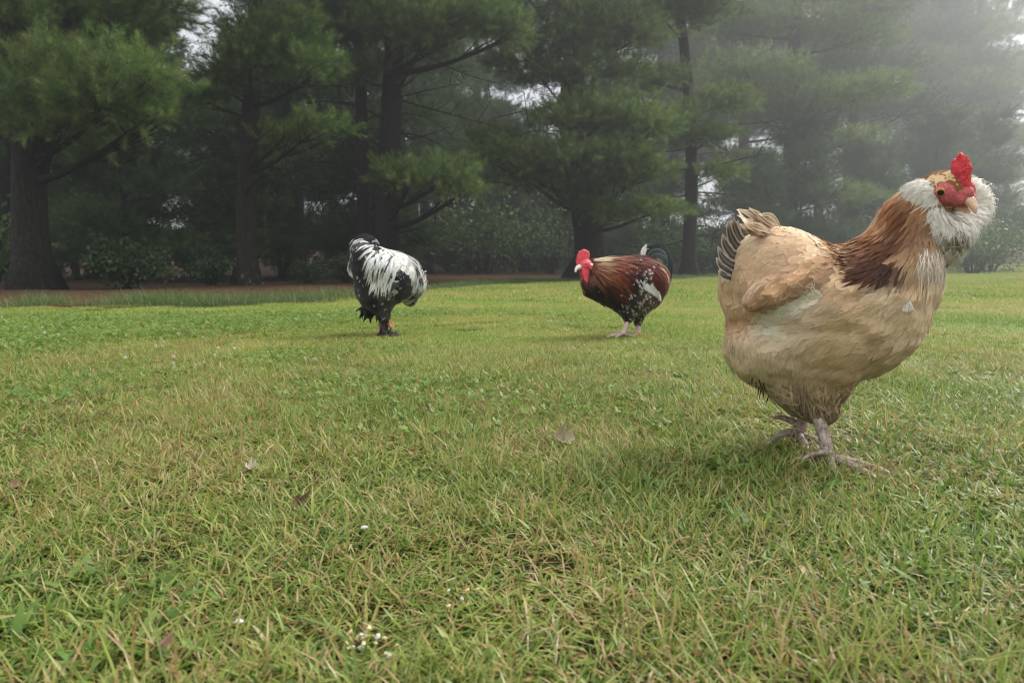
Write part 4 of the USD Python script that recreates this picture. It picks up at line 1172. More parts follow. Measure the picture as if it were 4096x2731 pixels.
    u = nrm(u - f * (u @ f))
    sd = np.cross(u, f)                       # towards the picture's left: the side that is seen
    sd = sd if sd[0] < 0 else -sd
    A = np.array([f, sd, u])
    hv, hf = ell(C, (.041, .029, .033), A, 4)
    hpx = H.px(hv)
    loc = (hv - C) @ A.T
    hc = np.where((meshkit.fbm(hv * 120, 3, 2) > .52)[:, None], srgb(196, 166, 126), srgb(118, 78, 46))
    put("head", (hv - org, hf), M_skin, tp, smooth=True, color=hc)
    HS = 1.13
    P = lambda a, b, c_: C + HS * (a * f + b * sd + c_ * u)
    # red skin of the face round the eye, down to the beak
    def face_d(Pw):
        q_ = (Pw - C) @ A.T / HS
        d_ = np.full(len(q_), 1.0)
        for c_, r_ in [((.034, 0, .003), (.011, .0085, .012))] + [((.015, .0175 * g_, .003), (.019, .0085, .0155)) for g_ in (1, -1)] + [((.028, .0095 * g_, -.005), (.013, .008, .010)) for g_ in (1, -1)]:
            d_ = smin(d_, sd_ell(q_, np.array(c_), r_), .007)
        return d_ * HS

    fc_ = P(.016, 0, 0)
    fv, ff = surface(face_d, fc_ - .045, fc_ + .045, .0016)
    put("face_skin", (fv - org, ff), M_face, tp, smooth=True)
    for sgn in (1, -1):
        e = P(.016, .0245 * sgn, .006)
        ex = nrm(sd * sgn + .62 * f)
        ax = np.array([ex, np.cross(u, ex), u])
        lid = ell(e - ex * .001, (.0045, .0112, .0100), ax, 3)
        eye = put("eye", (lid[0] - org, lid[1]), M_face, tp, smooth=True)
        ir = ell(e + ex * .0014, (.0045, .0082, .0080), ax, 3)
        put("iris", (ir[0] - org, ir[1]), M_iris, eye, smooth=True)
        pu = ell(e + ex * .0034, (.0030, .0058, .0058), ax, 3)
        put("pupil", (pu[0] - org, pu[1]), M_pupil, eye, smooth=True)
    # beak
    up = smooth_path([P(.028, 0, -.004), P(.040, 0, -.005), P(.050, 0, -.012), P(.054, 0, -.021)], 12)
    k = np.linspace(0, 1, 12)
    bv, bf = tube(up, np.interp(k, [0, .3, .7, 1], [.0105, .0095, .006, .0012]), 12)
    put("beak", (bv - org, bf), M_beak, tp, smooth=True)
    lw = smooth_path([P(.024, 0, -.016), P(.036, 0, -.017), P(.046, 0, -.021)], 10)
    bv, bf = tube(lw, np.interp(np.linspace(0, 1, 10), [0, .4, 1], [.0085, .0065, .0015]), 12)
    put("beak", (bv - org, bf), M_beak, tp, smooth=True)
    for sgn in (1, -1):
        m = tube(smooth_path([P(.014, .019 * sgn, -.014), P(.028, .0125 * sgn, -.0125), P(.042, .0065 * sgn, -.0135)], 8), [.0022, .0022, .002, .002, .0018, .0016, .0014, .001], 6)
        put("gape", (m[0] - org, m[1]), M_face, tp, smooth=True)
    # comb
    out = [(.040, -.004), (.042, .006), (.039, .018), (.036, .030), (.036, .042), (.033, .046), (.030, .040), (.029, .050), (.026, .056), (.0225, .052), (.0215, .045), (.0195, .056), (.016, .059), (.0125, .055), (.0125, .045), (.0085, .049), (.006, .045), (.007, .034), (.009, .026), (.018, .020), (.026, .010), (.031, -.004)]
    cv, cf = slab(np.array(out) * 1.08, C, f, u, sd, .013)
    put("comb", (cv - org, cf), M_comb, tp, smooth=True)

    # muffs and beard: soft lobes covered with lax white feathers
    Q = lambda px_, py_, dy, rx, ry, rz, ang=0: (lambda P_: sd_ell(P_, H(px_, py_, dy), (rx * s, ry, rz * s), math.radians(ang)))

    def lobe(name, shapes, k, flow_, seed, gap=.0042):
        rr = np.random.default_rng(seed)

        def g(P_):
            d_ = shapes[0](P_)
            for q_ in shapes[1:]:
                d_ = smin(d_, q_(P_), k)
            return d_
        lo_, hi_ = H(3500, 1150, -.2), H(4050, 600, .1)
        lo_[1], hi_[1] = 1.18 - .2, 1.18 + .08
        v_, f_ = surface(g, lo_, hi_, .005)
        dp = Drape(v_, f_)
        m = put(name, (v_ - org, f_), M_skin, tp, smooth=True, color=np.tile(srgb(226, 218, 204), (len(v_), 1)))
        q_, n_ = spread(v_, f_, lambda z: np.full(len(z), gap), seed)
        pq = H.px(q_)
        dd = along(pq, flow_) + rr.normal(0, .22, q_.shape)
        N = len(q_)
        spot = np.clip((meshkit.fbm(q_ * 48 + 3, 3, 8) - .50) * 6, 0, 1)[:, None] * np.clip((pq[:, 1:] - 815) / 90, .12, 1)
        cc = srgb(244, 238, 224) * (1 - spot) + srgb(140, 126, 104) * spot
        cc = cc * rr.uniform(.86, 1.03, (N, 1))
        sets_ = [feathers(q_, dd, n_, rr.uniform(.016, .026, N), rr.uniform(.004, .008, N), cc * .97, cc, "fluff", 0, .15, .1, seed, drape=dp, var=.04, soft=.8, bend=rr.normal(0, .12, N))]
        i_ = rr.integers(0, N, 2 * N)
        cw = np.clip(cc[i_] * rr.uniform(.78, 1.08, (2 * N, 1)), 0, .88)
        sets_.append(feathers(q_[i_] + rr.normal(0, .002, (2 * N, 3)), dd[i_] + rr.normal(0, .3, (2 * N, 3)), n_[i_], rr.uniform(.014, .034, 2 * N), rr.uniform(.0006, .0016, 2 * N), cw, cw, "hair", 0, rr.uniform(.2, .5, 2 * N), 0, seed + 1, cols=2, drape=dp, soft=.7, bend=rr.normal(0, .15, 2 * N)))
        i_ = rr.integers(0, N, N // 2)
        cw = np.clip(cc[i_] * rr.uniform(.8, 1.06, (N // 2, 1)), 0, .9)
        sets_.append(feathers(q_[i_], dd[i_] + rr.normal(0, .35, (N // 2, 3)), n_[i_], rr.uniform(.022, .052, N // 2), rr.uniform(.0007, .0022, N // 2), cw, cw, "hair", 0, rr.uniform(.2, .6, N // 2), 0, seed + 2, cols=2, drape=dp, soft=.7, bend=rr.normal(0, .2, N // 2)))
        put_feathers("muff_feathers", sets_, str(m.GetPath()), org).SetCustomDataByKey("kind", "stuff")

    lobe("beard", [Q(3672, 778, -.044, 46, .028, 48, -30), Q(3676, 840, -.048, 58, .028, 60), Q(3694, 905, -.050, 62, .028, 60), Q(3757, 935, -.060, 66, .026, 50), Q(3735, 985, -.046, 60, .030, 62, 15), Q(3800, 940, -.054, 52, .028, 50), Q(3765, 990, -.044, 46, .030, 54, 20), Q(3695, 965, -.036, 56, .028, 58),
                   Q(3868, 772, -.018, 40, .026, 52, 10), Q(3895, 822, -.022, 40, .028, 46), Q(3878, 880, -.030, 46, .028, 42), Q(3835, 905, -.044, 44, .028, 42)], .03,
         [(3700, 720, -.9, -.1), (3640, 740, -.85, .5), (3600, 830, -.6, .8), (3670, 850, -.5, .9), (3730, 870, -.3, 1), (3790, 880, .05, 1), (3740, 930, -.2, 1), (3680, 960, -.3, .95), (3730, 1040, -.1, 1), (3800, 1000, .25, 1),
          (3850, 730, .5, -.8), (3910, 770, .9, -.45), (3945, 820, 1, 0), (3930, 880, .9, .5), (3870, 900, .6, .8), (3840, 950, .45, .9)], 21)
    # short feathers of the crown
    q, nn_ = spread(hv, hf, lambda z: np.full(len(z), .0021), 30)
    loc = (q - C) @ A.T
    ok = (loc[:, 2] > .004) & (loc[:, 0] < .030) & (np.linalg.norm(q - P(.016, .0245, .006), axis=1) > .0145) & ~((loc[:, 0] > .010) & (abs(loc[:, 1]) < .006))
    ok |= (loc[:, 0] < -.004) & (loc[:, 2] > -.02)
    q, nn_ = q[ok], nn_[ok]
    cc = np.where((meshkit.fbm(q * 95, 3, 2) > .52)[:, None], srgb(202, 172, 132), srgb(112, 72, 42)) * r.uniform(.85, 1.15, (len(q), 1))
    put_feathers("crown_feathers", [feathers(q, np.tile(-f + np.array([-.1, 0, -.15]), (len(q), 1)) + r.normal(0, .12, q.shape), nn_, r.uniform(.008, .014, len(q)), .0032, cc, cc * 1.15, "lance", 0, .14, .2, 31, drape=Drape(hv, hf))], tp, org).SetCustomDataByKey("kind", "stuff")

    # legs
    def leg(hock, ank, toes, dy, name="leg"):
        sh = tube(smooth_path([H(*hock), H(*[(a + b) / 2 for a, b in zip(hock, ank)]) + [.002, 0, 0], H(*ank)], 14), np.interp(np.linspace(0, 1, 14), [0, .15, .8, 1], [.0125, .0105, .0095, .0125]) * (1 + .05 * np.cos(np.arange(14) * 2.4)), 12)
        lg = put("leg", (sh[0] - org, sh[1]), M_shank, tp, smooth=True)
        for pts, r0, r1 in toes:
            b, c_ = toe_chain(pts, r0, r1)
            put("toe", (b[0] - org, b[1]), M_shank, lg, smooth=True)
            put("claw", (c_[0] - org, c_[1]), M_claw, lg, smooth=True)

    a = at(3322, 1872, 1.105)
    a[2] = .014
    leg((3266, 1640, -.042), (3320, 1866, -.072), [([a, a + [.034, -.030, -.002], a + [.058, -.052, -.006]], .0085, .005), ([a, a + [.02, -.04, -.003], a + [.03, -.07, -.007]], .0075, .0045), ([a, a + [-.012, -.03, -.003], a + [-.018, -.056, -.007]], .007, .0045),
                                                                    ([a + [0, .004, 0], a + [-.03, .012, -.002], a + [-.045, .014, -.005]], .0065, .004), ([a + [0, .002, .006], a + [-.026, .000, .008], a + [-.042, -.006, .004]], .006, .0035)], -.05)
    bk = H(3185, 1770, .06)
    bk[2] = .02
    leg((3212, 1660, .058), (3188, 1752, .06), [([bk, bk + [-.03, -.016, .006], bk + [-.058, -.026, -.008]], .0085, .005), ([bk, bk + [-.002, -.03, -.002], bk + [-.004, -.055, -.010]], .008, .005), ([bk, bk + [.022, -.028, -.003], bk + [.036, -.046, -.010]], .0075, .0045),
                                                                       ([bk + [0, 0, .02], bk + [-.03, .0, .032], bk + [-.045, -.004, .034]], .0065, .004)], .06)
    # shaggy leg plumes, wet and hanging
    P0, N0 = [], []
    p3, n3 = spread(V, F, lambda q: np.full(len(q), .0036), 8)
    px3 = H.px(p3)
    k = px3[:, 1] > 1520
    p3, n3, px3 = p3[k], n3[k], px3[k]
    cc = np.clip(idw(px3, col) * r.uniform(.55, 1.25, (len(p3), 1)), 0, .8)
    put_feathers("leg_feathers", [feathers(p3, np.array([0.05, 0, -1]) + r.normal(0, .30, p3.shape), n3, r.uniform(.025, .062, len(p3)), r.uniform(.0012, .004, len(p3)), cc, cc * .9, "lance", .2, r.uniform(.1, .35, len(p3)), .1, 41, bend=r.normal(0, .2, len(p3)), drape=dr)], tp, org).SetCustomDataByKey("kind", "stuff")
    # dark wet wisps under the fluff and at the heel
    q = np.array([H(x + r.normal(0, 8), y, .0 + r.normal(0, .02)) for x, y in zip(np.linspace(2990, 3080, 16), np.linspace(1490, 1560, 16))])
    put_feathers("fluff_wisps", [feathers(q, np.tile([.1, 0, -1.0], (16, 1)) + r.normal(0, .2, (16, 3)), np.tile([-.5, -.8, 0.], (16, 1)), r.uniform(.018, .032, 16), .0024, srgb(50, 42, 30), srgb(50, 42, 30), "lance", 0, .1, .1, 43)], tp, org).SetCustomDataByKey("kind", "stuff")
    q = np.array([a + r.normal(0, .008, 3) * [1, 1, .4] for _ in range(26)])
    put_feathers("foot_feathers", [feathers(q, np.tile([-.6, -.3, .05], (26, 1)) + r.normal(0, .35, (26, 3)), np.tile([0, -.3, 1.0], (26, 1)), r.uniform(.02, .045, 26), .0022, srgb(70, 54, 42), srgb(90, 70, 54), "lance", .1, .2, .1, 44)], tp, org)
    return t


build_hen()


# ---- the two roosters further back
def build_rooster(name, label, fr, org, prims, lo, hi, col, flow, speck, wing, tails, hackle, saddle, seed, step=.011):
    """Body, plumage, draped hackle and saddle feathers, tail feathers."""
    t = thing(name, label, "rooster", org)
    tp = str(t.GetPath())
    s = fr.s
    r = np.random.default_rng(seed)

    def fun(P):
        d = prims[0][0](P)
        for g, k in prims[1:]:
            d = smin(d, g(P), k)
        return d

    V, F = surface(fun, lo, hi, step)
    put("body", (V - org, F), M_skin, tp, smooth=True, color=idw(fr.px(V), col) * .7)
    dr = Drape(V, F)
    p, n = spread(V, F, lambda q: np.full(len(q), .0115), seed)
    px = fr.px(p)
    d = along(px, flow) + r.normal(0, .12, p.shape)
    c = idw(px, col, 4) * r.uniform(.8, 1.2, (len(p), 1))
    tip = c.copy()
    sp = speck(px, r)
    tip[sp] = srgb(226, 222, 214)
    N = len(p)
    put_feathers("body_feathers", [feathers(p, d, n, r.uniform(.028, .042, N), r.uniform(.013, .020, N), c, c * 1.15, "round", 0, .11, .2, seed, drape=dr, tip=tip)], tp, org).SetCustomDataByKey("kind", "stuff")
    # hair-like fringe
    i_ = r.integers(0, N, N)
    put_feathers("down", [feathers(p[i_], d[i_] + r.normal(0, .3, (N, 3)), n[i_], r.uniform(.02, .04, N), r.uniform(.001, .003, N), c[i_], c[i_], "hair", 0, r.uniform(.1, .4, N), 0, seed + 3, cols=2, drape=dr)], tp, org).SetCustomDataByKey("kind", "stuff")
    for nm, poly, fl, tab, ln, wd, gap, tipf in (("neck_hackle", *hackle), ("saddle_hackle", *saddle)):
        from shapely import contains_xy
        from shapely.geometry import Polygon
        q, nq = spread(V, F, lambda z: np.full(len(z), gap), seed + 1)
        pq = fr.px(q)
        k = contains_xy(Polygon(poly), pq[:, 0] + r.normal(0, 4, len(pq)), pq[:, 1] + r.normal(0, 4, len(pq)))
        q, nq, pq = q[k], nq[k], pq[k]
        ch = idw(pq, tab, 4) * r.uniform(.75, 1.25, (len(q), 1))
        if tipf is not None:
            alt = r.uniform(size=(len(q), 1)) < tipf[0]
            ch = np.where(alt, np.asarray(tipf[1]) * r.uniform(.8, 1.2, (len(q), 1)), ch)
        put_feathers(nm, [feathers(q, along(pq, fl) + r.normal(0, .06, q.shape), nq, r.uniform(*ln, len(q)), r.uniform(*wd, len(q)), ch, ch * 1.25, "lance", 0, .15, .3, seed + 2, drape=dr, bend=r.normal(0, .06, len(q)))], tp, org).SetCustomDataByKey("kind", "stuff")
    # wing feathers
    for (a, b, w, bc, ec, tc) in wing:
        q = []
        for z in (fr(*a, -.25), fr(*b, -.25)):
            for _ in range(90):
                dist = fun(z[None])[0]
                if dist < .008:
                    break
                z = z + nrm(z - EYE) * max(dist, .002)
            q.append(z)
        nm_ = nrm(np.array([(fun(q[0][None] + e) - fun(q[0][None] - e))[0] for e in np.eye(3) * .004]))
        ln = np.linalg.norm(q[1] - q[0])
        put_feathers("wing_feather", [feathers(q[0][None], (q[1] - q[0])[None], nm_[None], ln, w, bc, ec, "broad", 0, .12, .3, seed + int(a[0]), cols=5, drape=dr, tip=tc)], tp, org)
    for i, (pts, w, bc, ec, tc) in enumerate(tails):
        tail_blade(fr, pts, w, bc, ec, tp, org, (.1, -1, .25), i + seed, tip=tc)
    return t, tp


def shank(fr, tp, org, pts, r0, toes, mat, feathered=None, seed=0):
    P = smooth_path(np.array([fr(*q) for q in pts]), 10)
    m = tube(P, r0 * np.array([1.25, 1.1, 1, .95, .95, .95, .95, 1, 1.1, 1.25]), 10)
    lg = put("leg", (m[0] - org, m[1]), mat, tp, smooth=True)
    for tpts, a, b in toes:
        body, cl = toe_chain([P[-1] + np.asarray(z) for z in tpts], a, b, .008)
        put("toe", (body[0] - org, body[1]), mat, lg, smooth=True)
        put("claw", (cl[0] - org, cl[1]), M_claw, lg, smooth=True)
    if feathered is not None:
        r = np.random.default_rng(seed)
        q = P[r.integers(0, 10, 160)] + r.normal(0, r0 * .6, (160, 3))
        put_feathers("leg_feathers", [feathers(q, np.tile([.15, 0, -1.0], (160, 1)) + r.normal(0, .3, (160, 3)), nrm(np.c_[r.normal(size=(160, 2)), 0 * q[:, 0]]), r.uniform(.025, .05, 160), r.uniform(.004, .009, 160), feathered, np.asarray(feathered) * 1.5, "lance", .1, .25, .2, seed)], str(lg.GetPath()), org)
        q = P[-1] + r.normal(0, .012, (90, 3)) * [1.4, 1, .5] + [.01, -.01, 0]
        put_feathers("foot_feathers", [feathers(q, np.tile([.6, -.3, -.2], (90, 1)) + r.normal(0, .4, (90, 3)), np.tile([0, -.5, 1.0], (90, 1)), r.uniform(.03, .055, 90), r.uniform(.006, .012, 90), np.asarray(feathered) * .7, feathered, "lance", .15, .25, .2, seed)], str(lg.GetPath()), org)
    return lg


def rooster_frame(Y0, cx):
    fr = Frame(Y0)
    org = np.array([fr(cx, 1345)[0], Y0, 0.0])
    s = fr.s
    E = lambda px, py, dy, rx, ry, rz, ang=0, yaw=0: (lambda P: sd_ell(P, fr(px, py, dy), (rx * s, ry, rz * s), math.radians(ang), math.radians(yaw)))
    K = lambda a, b, ra, rb: (lambda P: sd_cone(P, fr(*a), fr(*b), ra * s, rb * s))
    return fr, org, E, K


BLACK, WHITE, MAHOG = srgb(30, 29, 30), srgb(232, 230, 222), srgb(96, 38, 22)


def build_brown_rooster():
    fr, org, E, K = rooster_frame(3.2, 2490)
    prims = [(E(2530, 1125, 0, 112, .115, 92, -6), 0), (E(2440, 1125, -.01, 82, .105, 78, -28), .07), (E(2600, 1110, .01, 70, .10, 82, 20), .06), (E(2490, 1190, 0, 80, .095, 52, -18), .06), (E(2570, 1195, 0, 62, .09, 50, 20), .05),
             (K((2405, 1095, -.01), (2366, 1058, -.03), 58, 24), .05), (E(2388, 1122, -.01, 48, .075, 62, -20), .05), (K((2507, 1205, -.035), (2512, 1276, -.045), 42, 17), .05), (K((2560, 1210, .04), (2552, 1290, .05), 42, 16), .05), (K((2345, 1120, -.03), (2350, 1172, -.03), 20, 7), .03)]
    lo, hi = fr(2270, 1370, 0), fr(2720, 960, 0)
    lo[1], hi[1] = 3.2 - .25, 3.2 + .25
    col = [(2350, 1150, *BLACK), (2400, 1180, *BLACK), (2440, 1210, *BLACK), (2500, 1230, *srgb(48, 46, 44)), (2560, 1250, *srgb(64, 56, 50)), (2600, 1200, *srgb(84, 66, 54)), (2530, 1110, *srgb(40, 34, 32)), (2520, 1060, *srgb(80, 36, 24)),
           (2600, 1060, *MAHOG), (2640, 1120, *MAHOG), (2460, 1130, *srgb(36, 28, 26)), (2420, 1060, *MAHOG), (2510, 1290, *BLACK), (2555, 1290, *srgb(70, 62, 56)), (2480, 1030, *MAHOG)]
    flow = [(2350, 1060, .6, .8), (2400, 1120, .6, .8), (2400, 1180, .8, .6), (2480, 1030, 1, .1), (2520, 1110, .9, .4), (2600, 1050, .9, .5), (2640, 1120, .4, .9), (2500, 1220, .6, .8), (2590, 1220, .3, 1), (2510, 1290, .1, 1), (2555, 1290, .1, 1)]

    def speck(px, r):
        x, y = px[:, 0], px[:, 1]
        z = (x > 2455) & (y > 1060) & ~((x > 2600) & (y < 1180))
        return (r.uniform(size=len(x)) < np.where(z, np.where((x > 2495) & (y < 1130), .55, .62), .07))

    hack = ([(2362, 1040), (2384, 1022), (2440, 1020), (2500, 1035), (2505, 1090), (2480, 1150), (2430, 1185), (2380, 1170), (2330, 1190), (2315, 1120), (2340, 1075)],
            [(2360, 1050, .9, .3), (2420, 1035, 1, .2), (2360, 1110, .35, .95), (2420, 1090, .75, .65), (2480, 1100, .6, .8), (2350, 1160, .2, 1), (2440, 1160, .5, .85)],
            [(2370, 1035, *srgb(206, 190, 150)), (2360, 1060, *srgb(118, 64, 40)), (2400, 1035, *srgb(116, 54, 32)), (2430, 1085, *srgb(132, 68, 36)), (2460, 1060, *srgb(108, 44, 26)), (2490, 1090, *srgb(70, 28, 20)), (2450, 1130, *srgb(72, 32, 20)), (2390, 1130, *srgb(52, 30, 20)), (2350, 1130, *BLACK), (2420, 1165, *srgb(30, 22, 20)), (2345, 1180, *srgb(44, 26, 18)), (2400, 1170, *BLACK)],
            (.07, .12), (.007, .012), .0095, (.05, srgb(150, 96, 54)))
    sad = ([(2560, 1035), (2600, 1030), (2640, 1040), (2668, 1080), (2680, 1150), (2650, 1165), (2625, 1110), (2590, 1070)],
           [(2580, 1040, .9, .45), (2640, 1060, .6, .8), (2660, 1120, .25, 1), (2620, 1090, .5, .9)],
           [(2580, 1040, *srgb(84, 34, 24)), (2640, 1060, *srgb(112, 48, 30)), (2660, 1130, *srgb(104, 46, 30)), (2625, 1100, *srgb(78, 34, 24))], (.07, .13), (.008, .013), .010, (.10, srgb(206, 180, 140)))
    wing = []
    r = np.random.default_rng(3)
    for i in range(7):
        wing.append(((2562 + 6 * i, 1108 + 4 * i), (2594 + 9 * i, 1168 + 6 * i), .024, WHITE if i != 2 else BLACK, srgb(190, 186, 176), None))
    for i in range(4):
        wing.append(((2535 + 12 * i, 1105 + 5 * i), (2565 + 10 * i, 1150 + 4 * i), .026, BLACK if i % 2 else srgb(200, 196, 186), WHITE, None))
    for i in range(6):
        wing.append(((2500 + 15 * i, 1080 + 5 * i), (2535 + 15 * i, 1122 + 5 * i), .024, srgb(40, 34, 34), srgb(70, 60, 56), WHITE))
    G = srgb(38, 48, 48)
    tails = [(((2580, 1040, .0), (2575, 1000, .0), (2588, 976, .0)), .022, WHITE, WHITE, None), (((2588, 1042, .01), (2592, 1005, .0), (2604, 984, .0)), .024, WHITE, srgb(190, 180, 170), BLACK), (((2572, 1038, .02), (2570, 1012, .02), (2580, 990, .02)), .022, BLACK, WHITE, None),
             (((2600, 1045, .0), (2615, 988, .0), (2645, 985, .0), (2672, 1030, -.01), (2682, 1100, -.02)), .034, G, srgb(70, 84, 84), None), (((2605, 1050, .01), (2630, 1000, .02), (2660, 1010, .02), (2680, 1060, .0), (2684, 1130, .0)), .032, BLACK, G, None),
             (((2600, 1048, -.02), (2612, 1010, -.02), (2640, 1008, -.02), (2660, 1045, -.03), (2668, 1085, -.03)), .032, G, srgb(120, 120, 116), None), (((2595, 1045, .02), (2610, 990, .03), (2640, 978, .03), (2668, 1005, .03)), .032, BLACK, G, None),
             (((2605, 1055, -.03), (2622, 1025, -.04), (2645, 1028, -.04), (2660, 1075, -.04)), .028, srgb(48, 56, 56), srgb(110, 116, 112), None), (((2610, 1060, .0), (2650, 1030, .0), (2676, 1045, .0), (2680, 1055, .0)), .024, BLACK, G, WHITE), (((2615, 1060, .02), (2655, 1050, .02), (2678, 1100, .01), (2680, 1120, .01)), .024, BLACK, G, WHITE)]
    t, tp = build_rooster("rooster", "brown and black rooster with white specks and a bright red comb", fr, org, prims, lo, hi, col, flow, speck, wing, tails, hack, sad, 61)
    # head
    s = fr.s
    C = fr(2342, 1060, -.055)
    f, sd, u = nrm(np.array([-.93, -.30, -.20])), nrm(np.array([-.28, .95, 0])) * -1, np.array([-.2, 0, 1.0])
    u = nrm(u - f * (u @ f))
    sd = np.cross(u, f)
    A = np.array([f, sd, u])
    P = lambda a, b, c_: C + a * f + b * sd + c_ * u
    h = ell(C, (.032, .023, .027), A)
    put("head", (h[0] - org, h[1]), M_wattle, tp, smooth=True)
    cm = slab(np.array([(.036, .002), (.042, .016), (.040, .030), (.043, .036), (.036, .040), (.038, .052), (.030, .054), (.031, .068), (.022, .068), (.021, .082), (.010, .083), (-.004, .088), (-.018, .082), (-.028, .068), (-.030, .050), (-.024, .034), (-.016, .018), (.0, .010)]), C, f, u * .82, sd, .008)
    put("comb", (cm[0] - org, cm[1]), M_wattle, tp, smooth=True)
    bk = tube(smooth_path([P(.026, 0, -.002), P(.040, 0, -.004), P(.050, 0, -.012), P(.055, 0, -.022)], 10), np.linspace(.012, .002, 10) + .002, 10)
    put("beak", (bk[0] - org, bk[1]), M_beak_white, tp, smooth=True)
    for sgn in (1, -1):
        wt = slab(np.array([(.026, -.010), (.030, -.030), (.026, -.062), (.016, -.082), (.006, -.076), (-.004, -.050), (-.012, -.026), (-.010, -.008)]), C + sd * sgn * .012, f, u, nrm(sd + .1 * f), .010)
        put("wattle", (wt[0] - org, wt[1]), M_wattle, tp, smooth=True)
        el = ell(P(-.014, .022 * sgn, -.012), (.010, .005, .014), A)
        put("ear_lobe", (el[0] - org, el[1]), M_wattle, tp, smooth=True)
        ec = ell(P(-.020, .024 * sgn, -.004), (.007, .004, .006), A)
        put("ear_tuft", (ec[0] - org, ec[1]), M_skin, tp, smooth=True, color=np.tile(WHITE, (len(ec[0]), 1)))
        ey = ell(P(.006, .0205 * sgn, .006), (.006, .004, .006), A)
        e = put("eye", (ey[0] - org, ey[1]), M_iris, tp, smooth=True)
        pu = ell(P(.0062, .0230 * sgn, .006), (.003, .0024, .003), A)
        put("pupil", (pu[0] - org, pu[1]), M_pupil, e, smooth=True)
    toes = [([(0, 0, 0), (-.05, -.02, -.004), (-.075, -.025, -.01)], .008, .005), ([(0, 0, 0), (-.03, -.045, -.004), (-.04, -.065, -.01)], .008, .005), ([(0, 0, 0), (-.035, .04, -.004), (-.05, .06, -.01)], .008, .005), ([(0, 0, 0), (.03, .01, -.004), (.045, .015, -.008)], .007, .004)]
    shank(fr, tp, org, [(2514, 1262, -.045), (2502, 1310, -.05), (2490, 1336, -.05)], .0115, toes, M_shank_pink)
    shank(fr, tp, org, [(2554, 1270, .05), (2552, 1310, .05), (2549, 1336, .05)], .0125, toes, M_shank_pink)


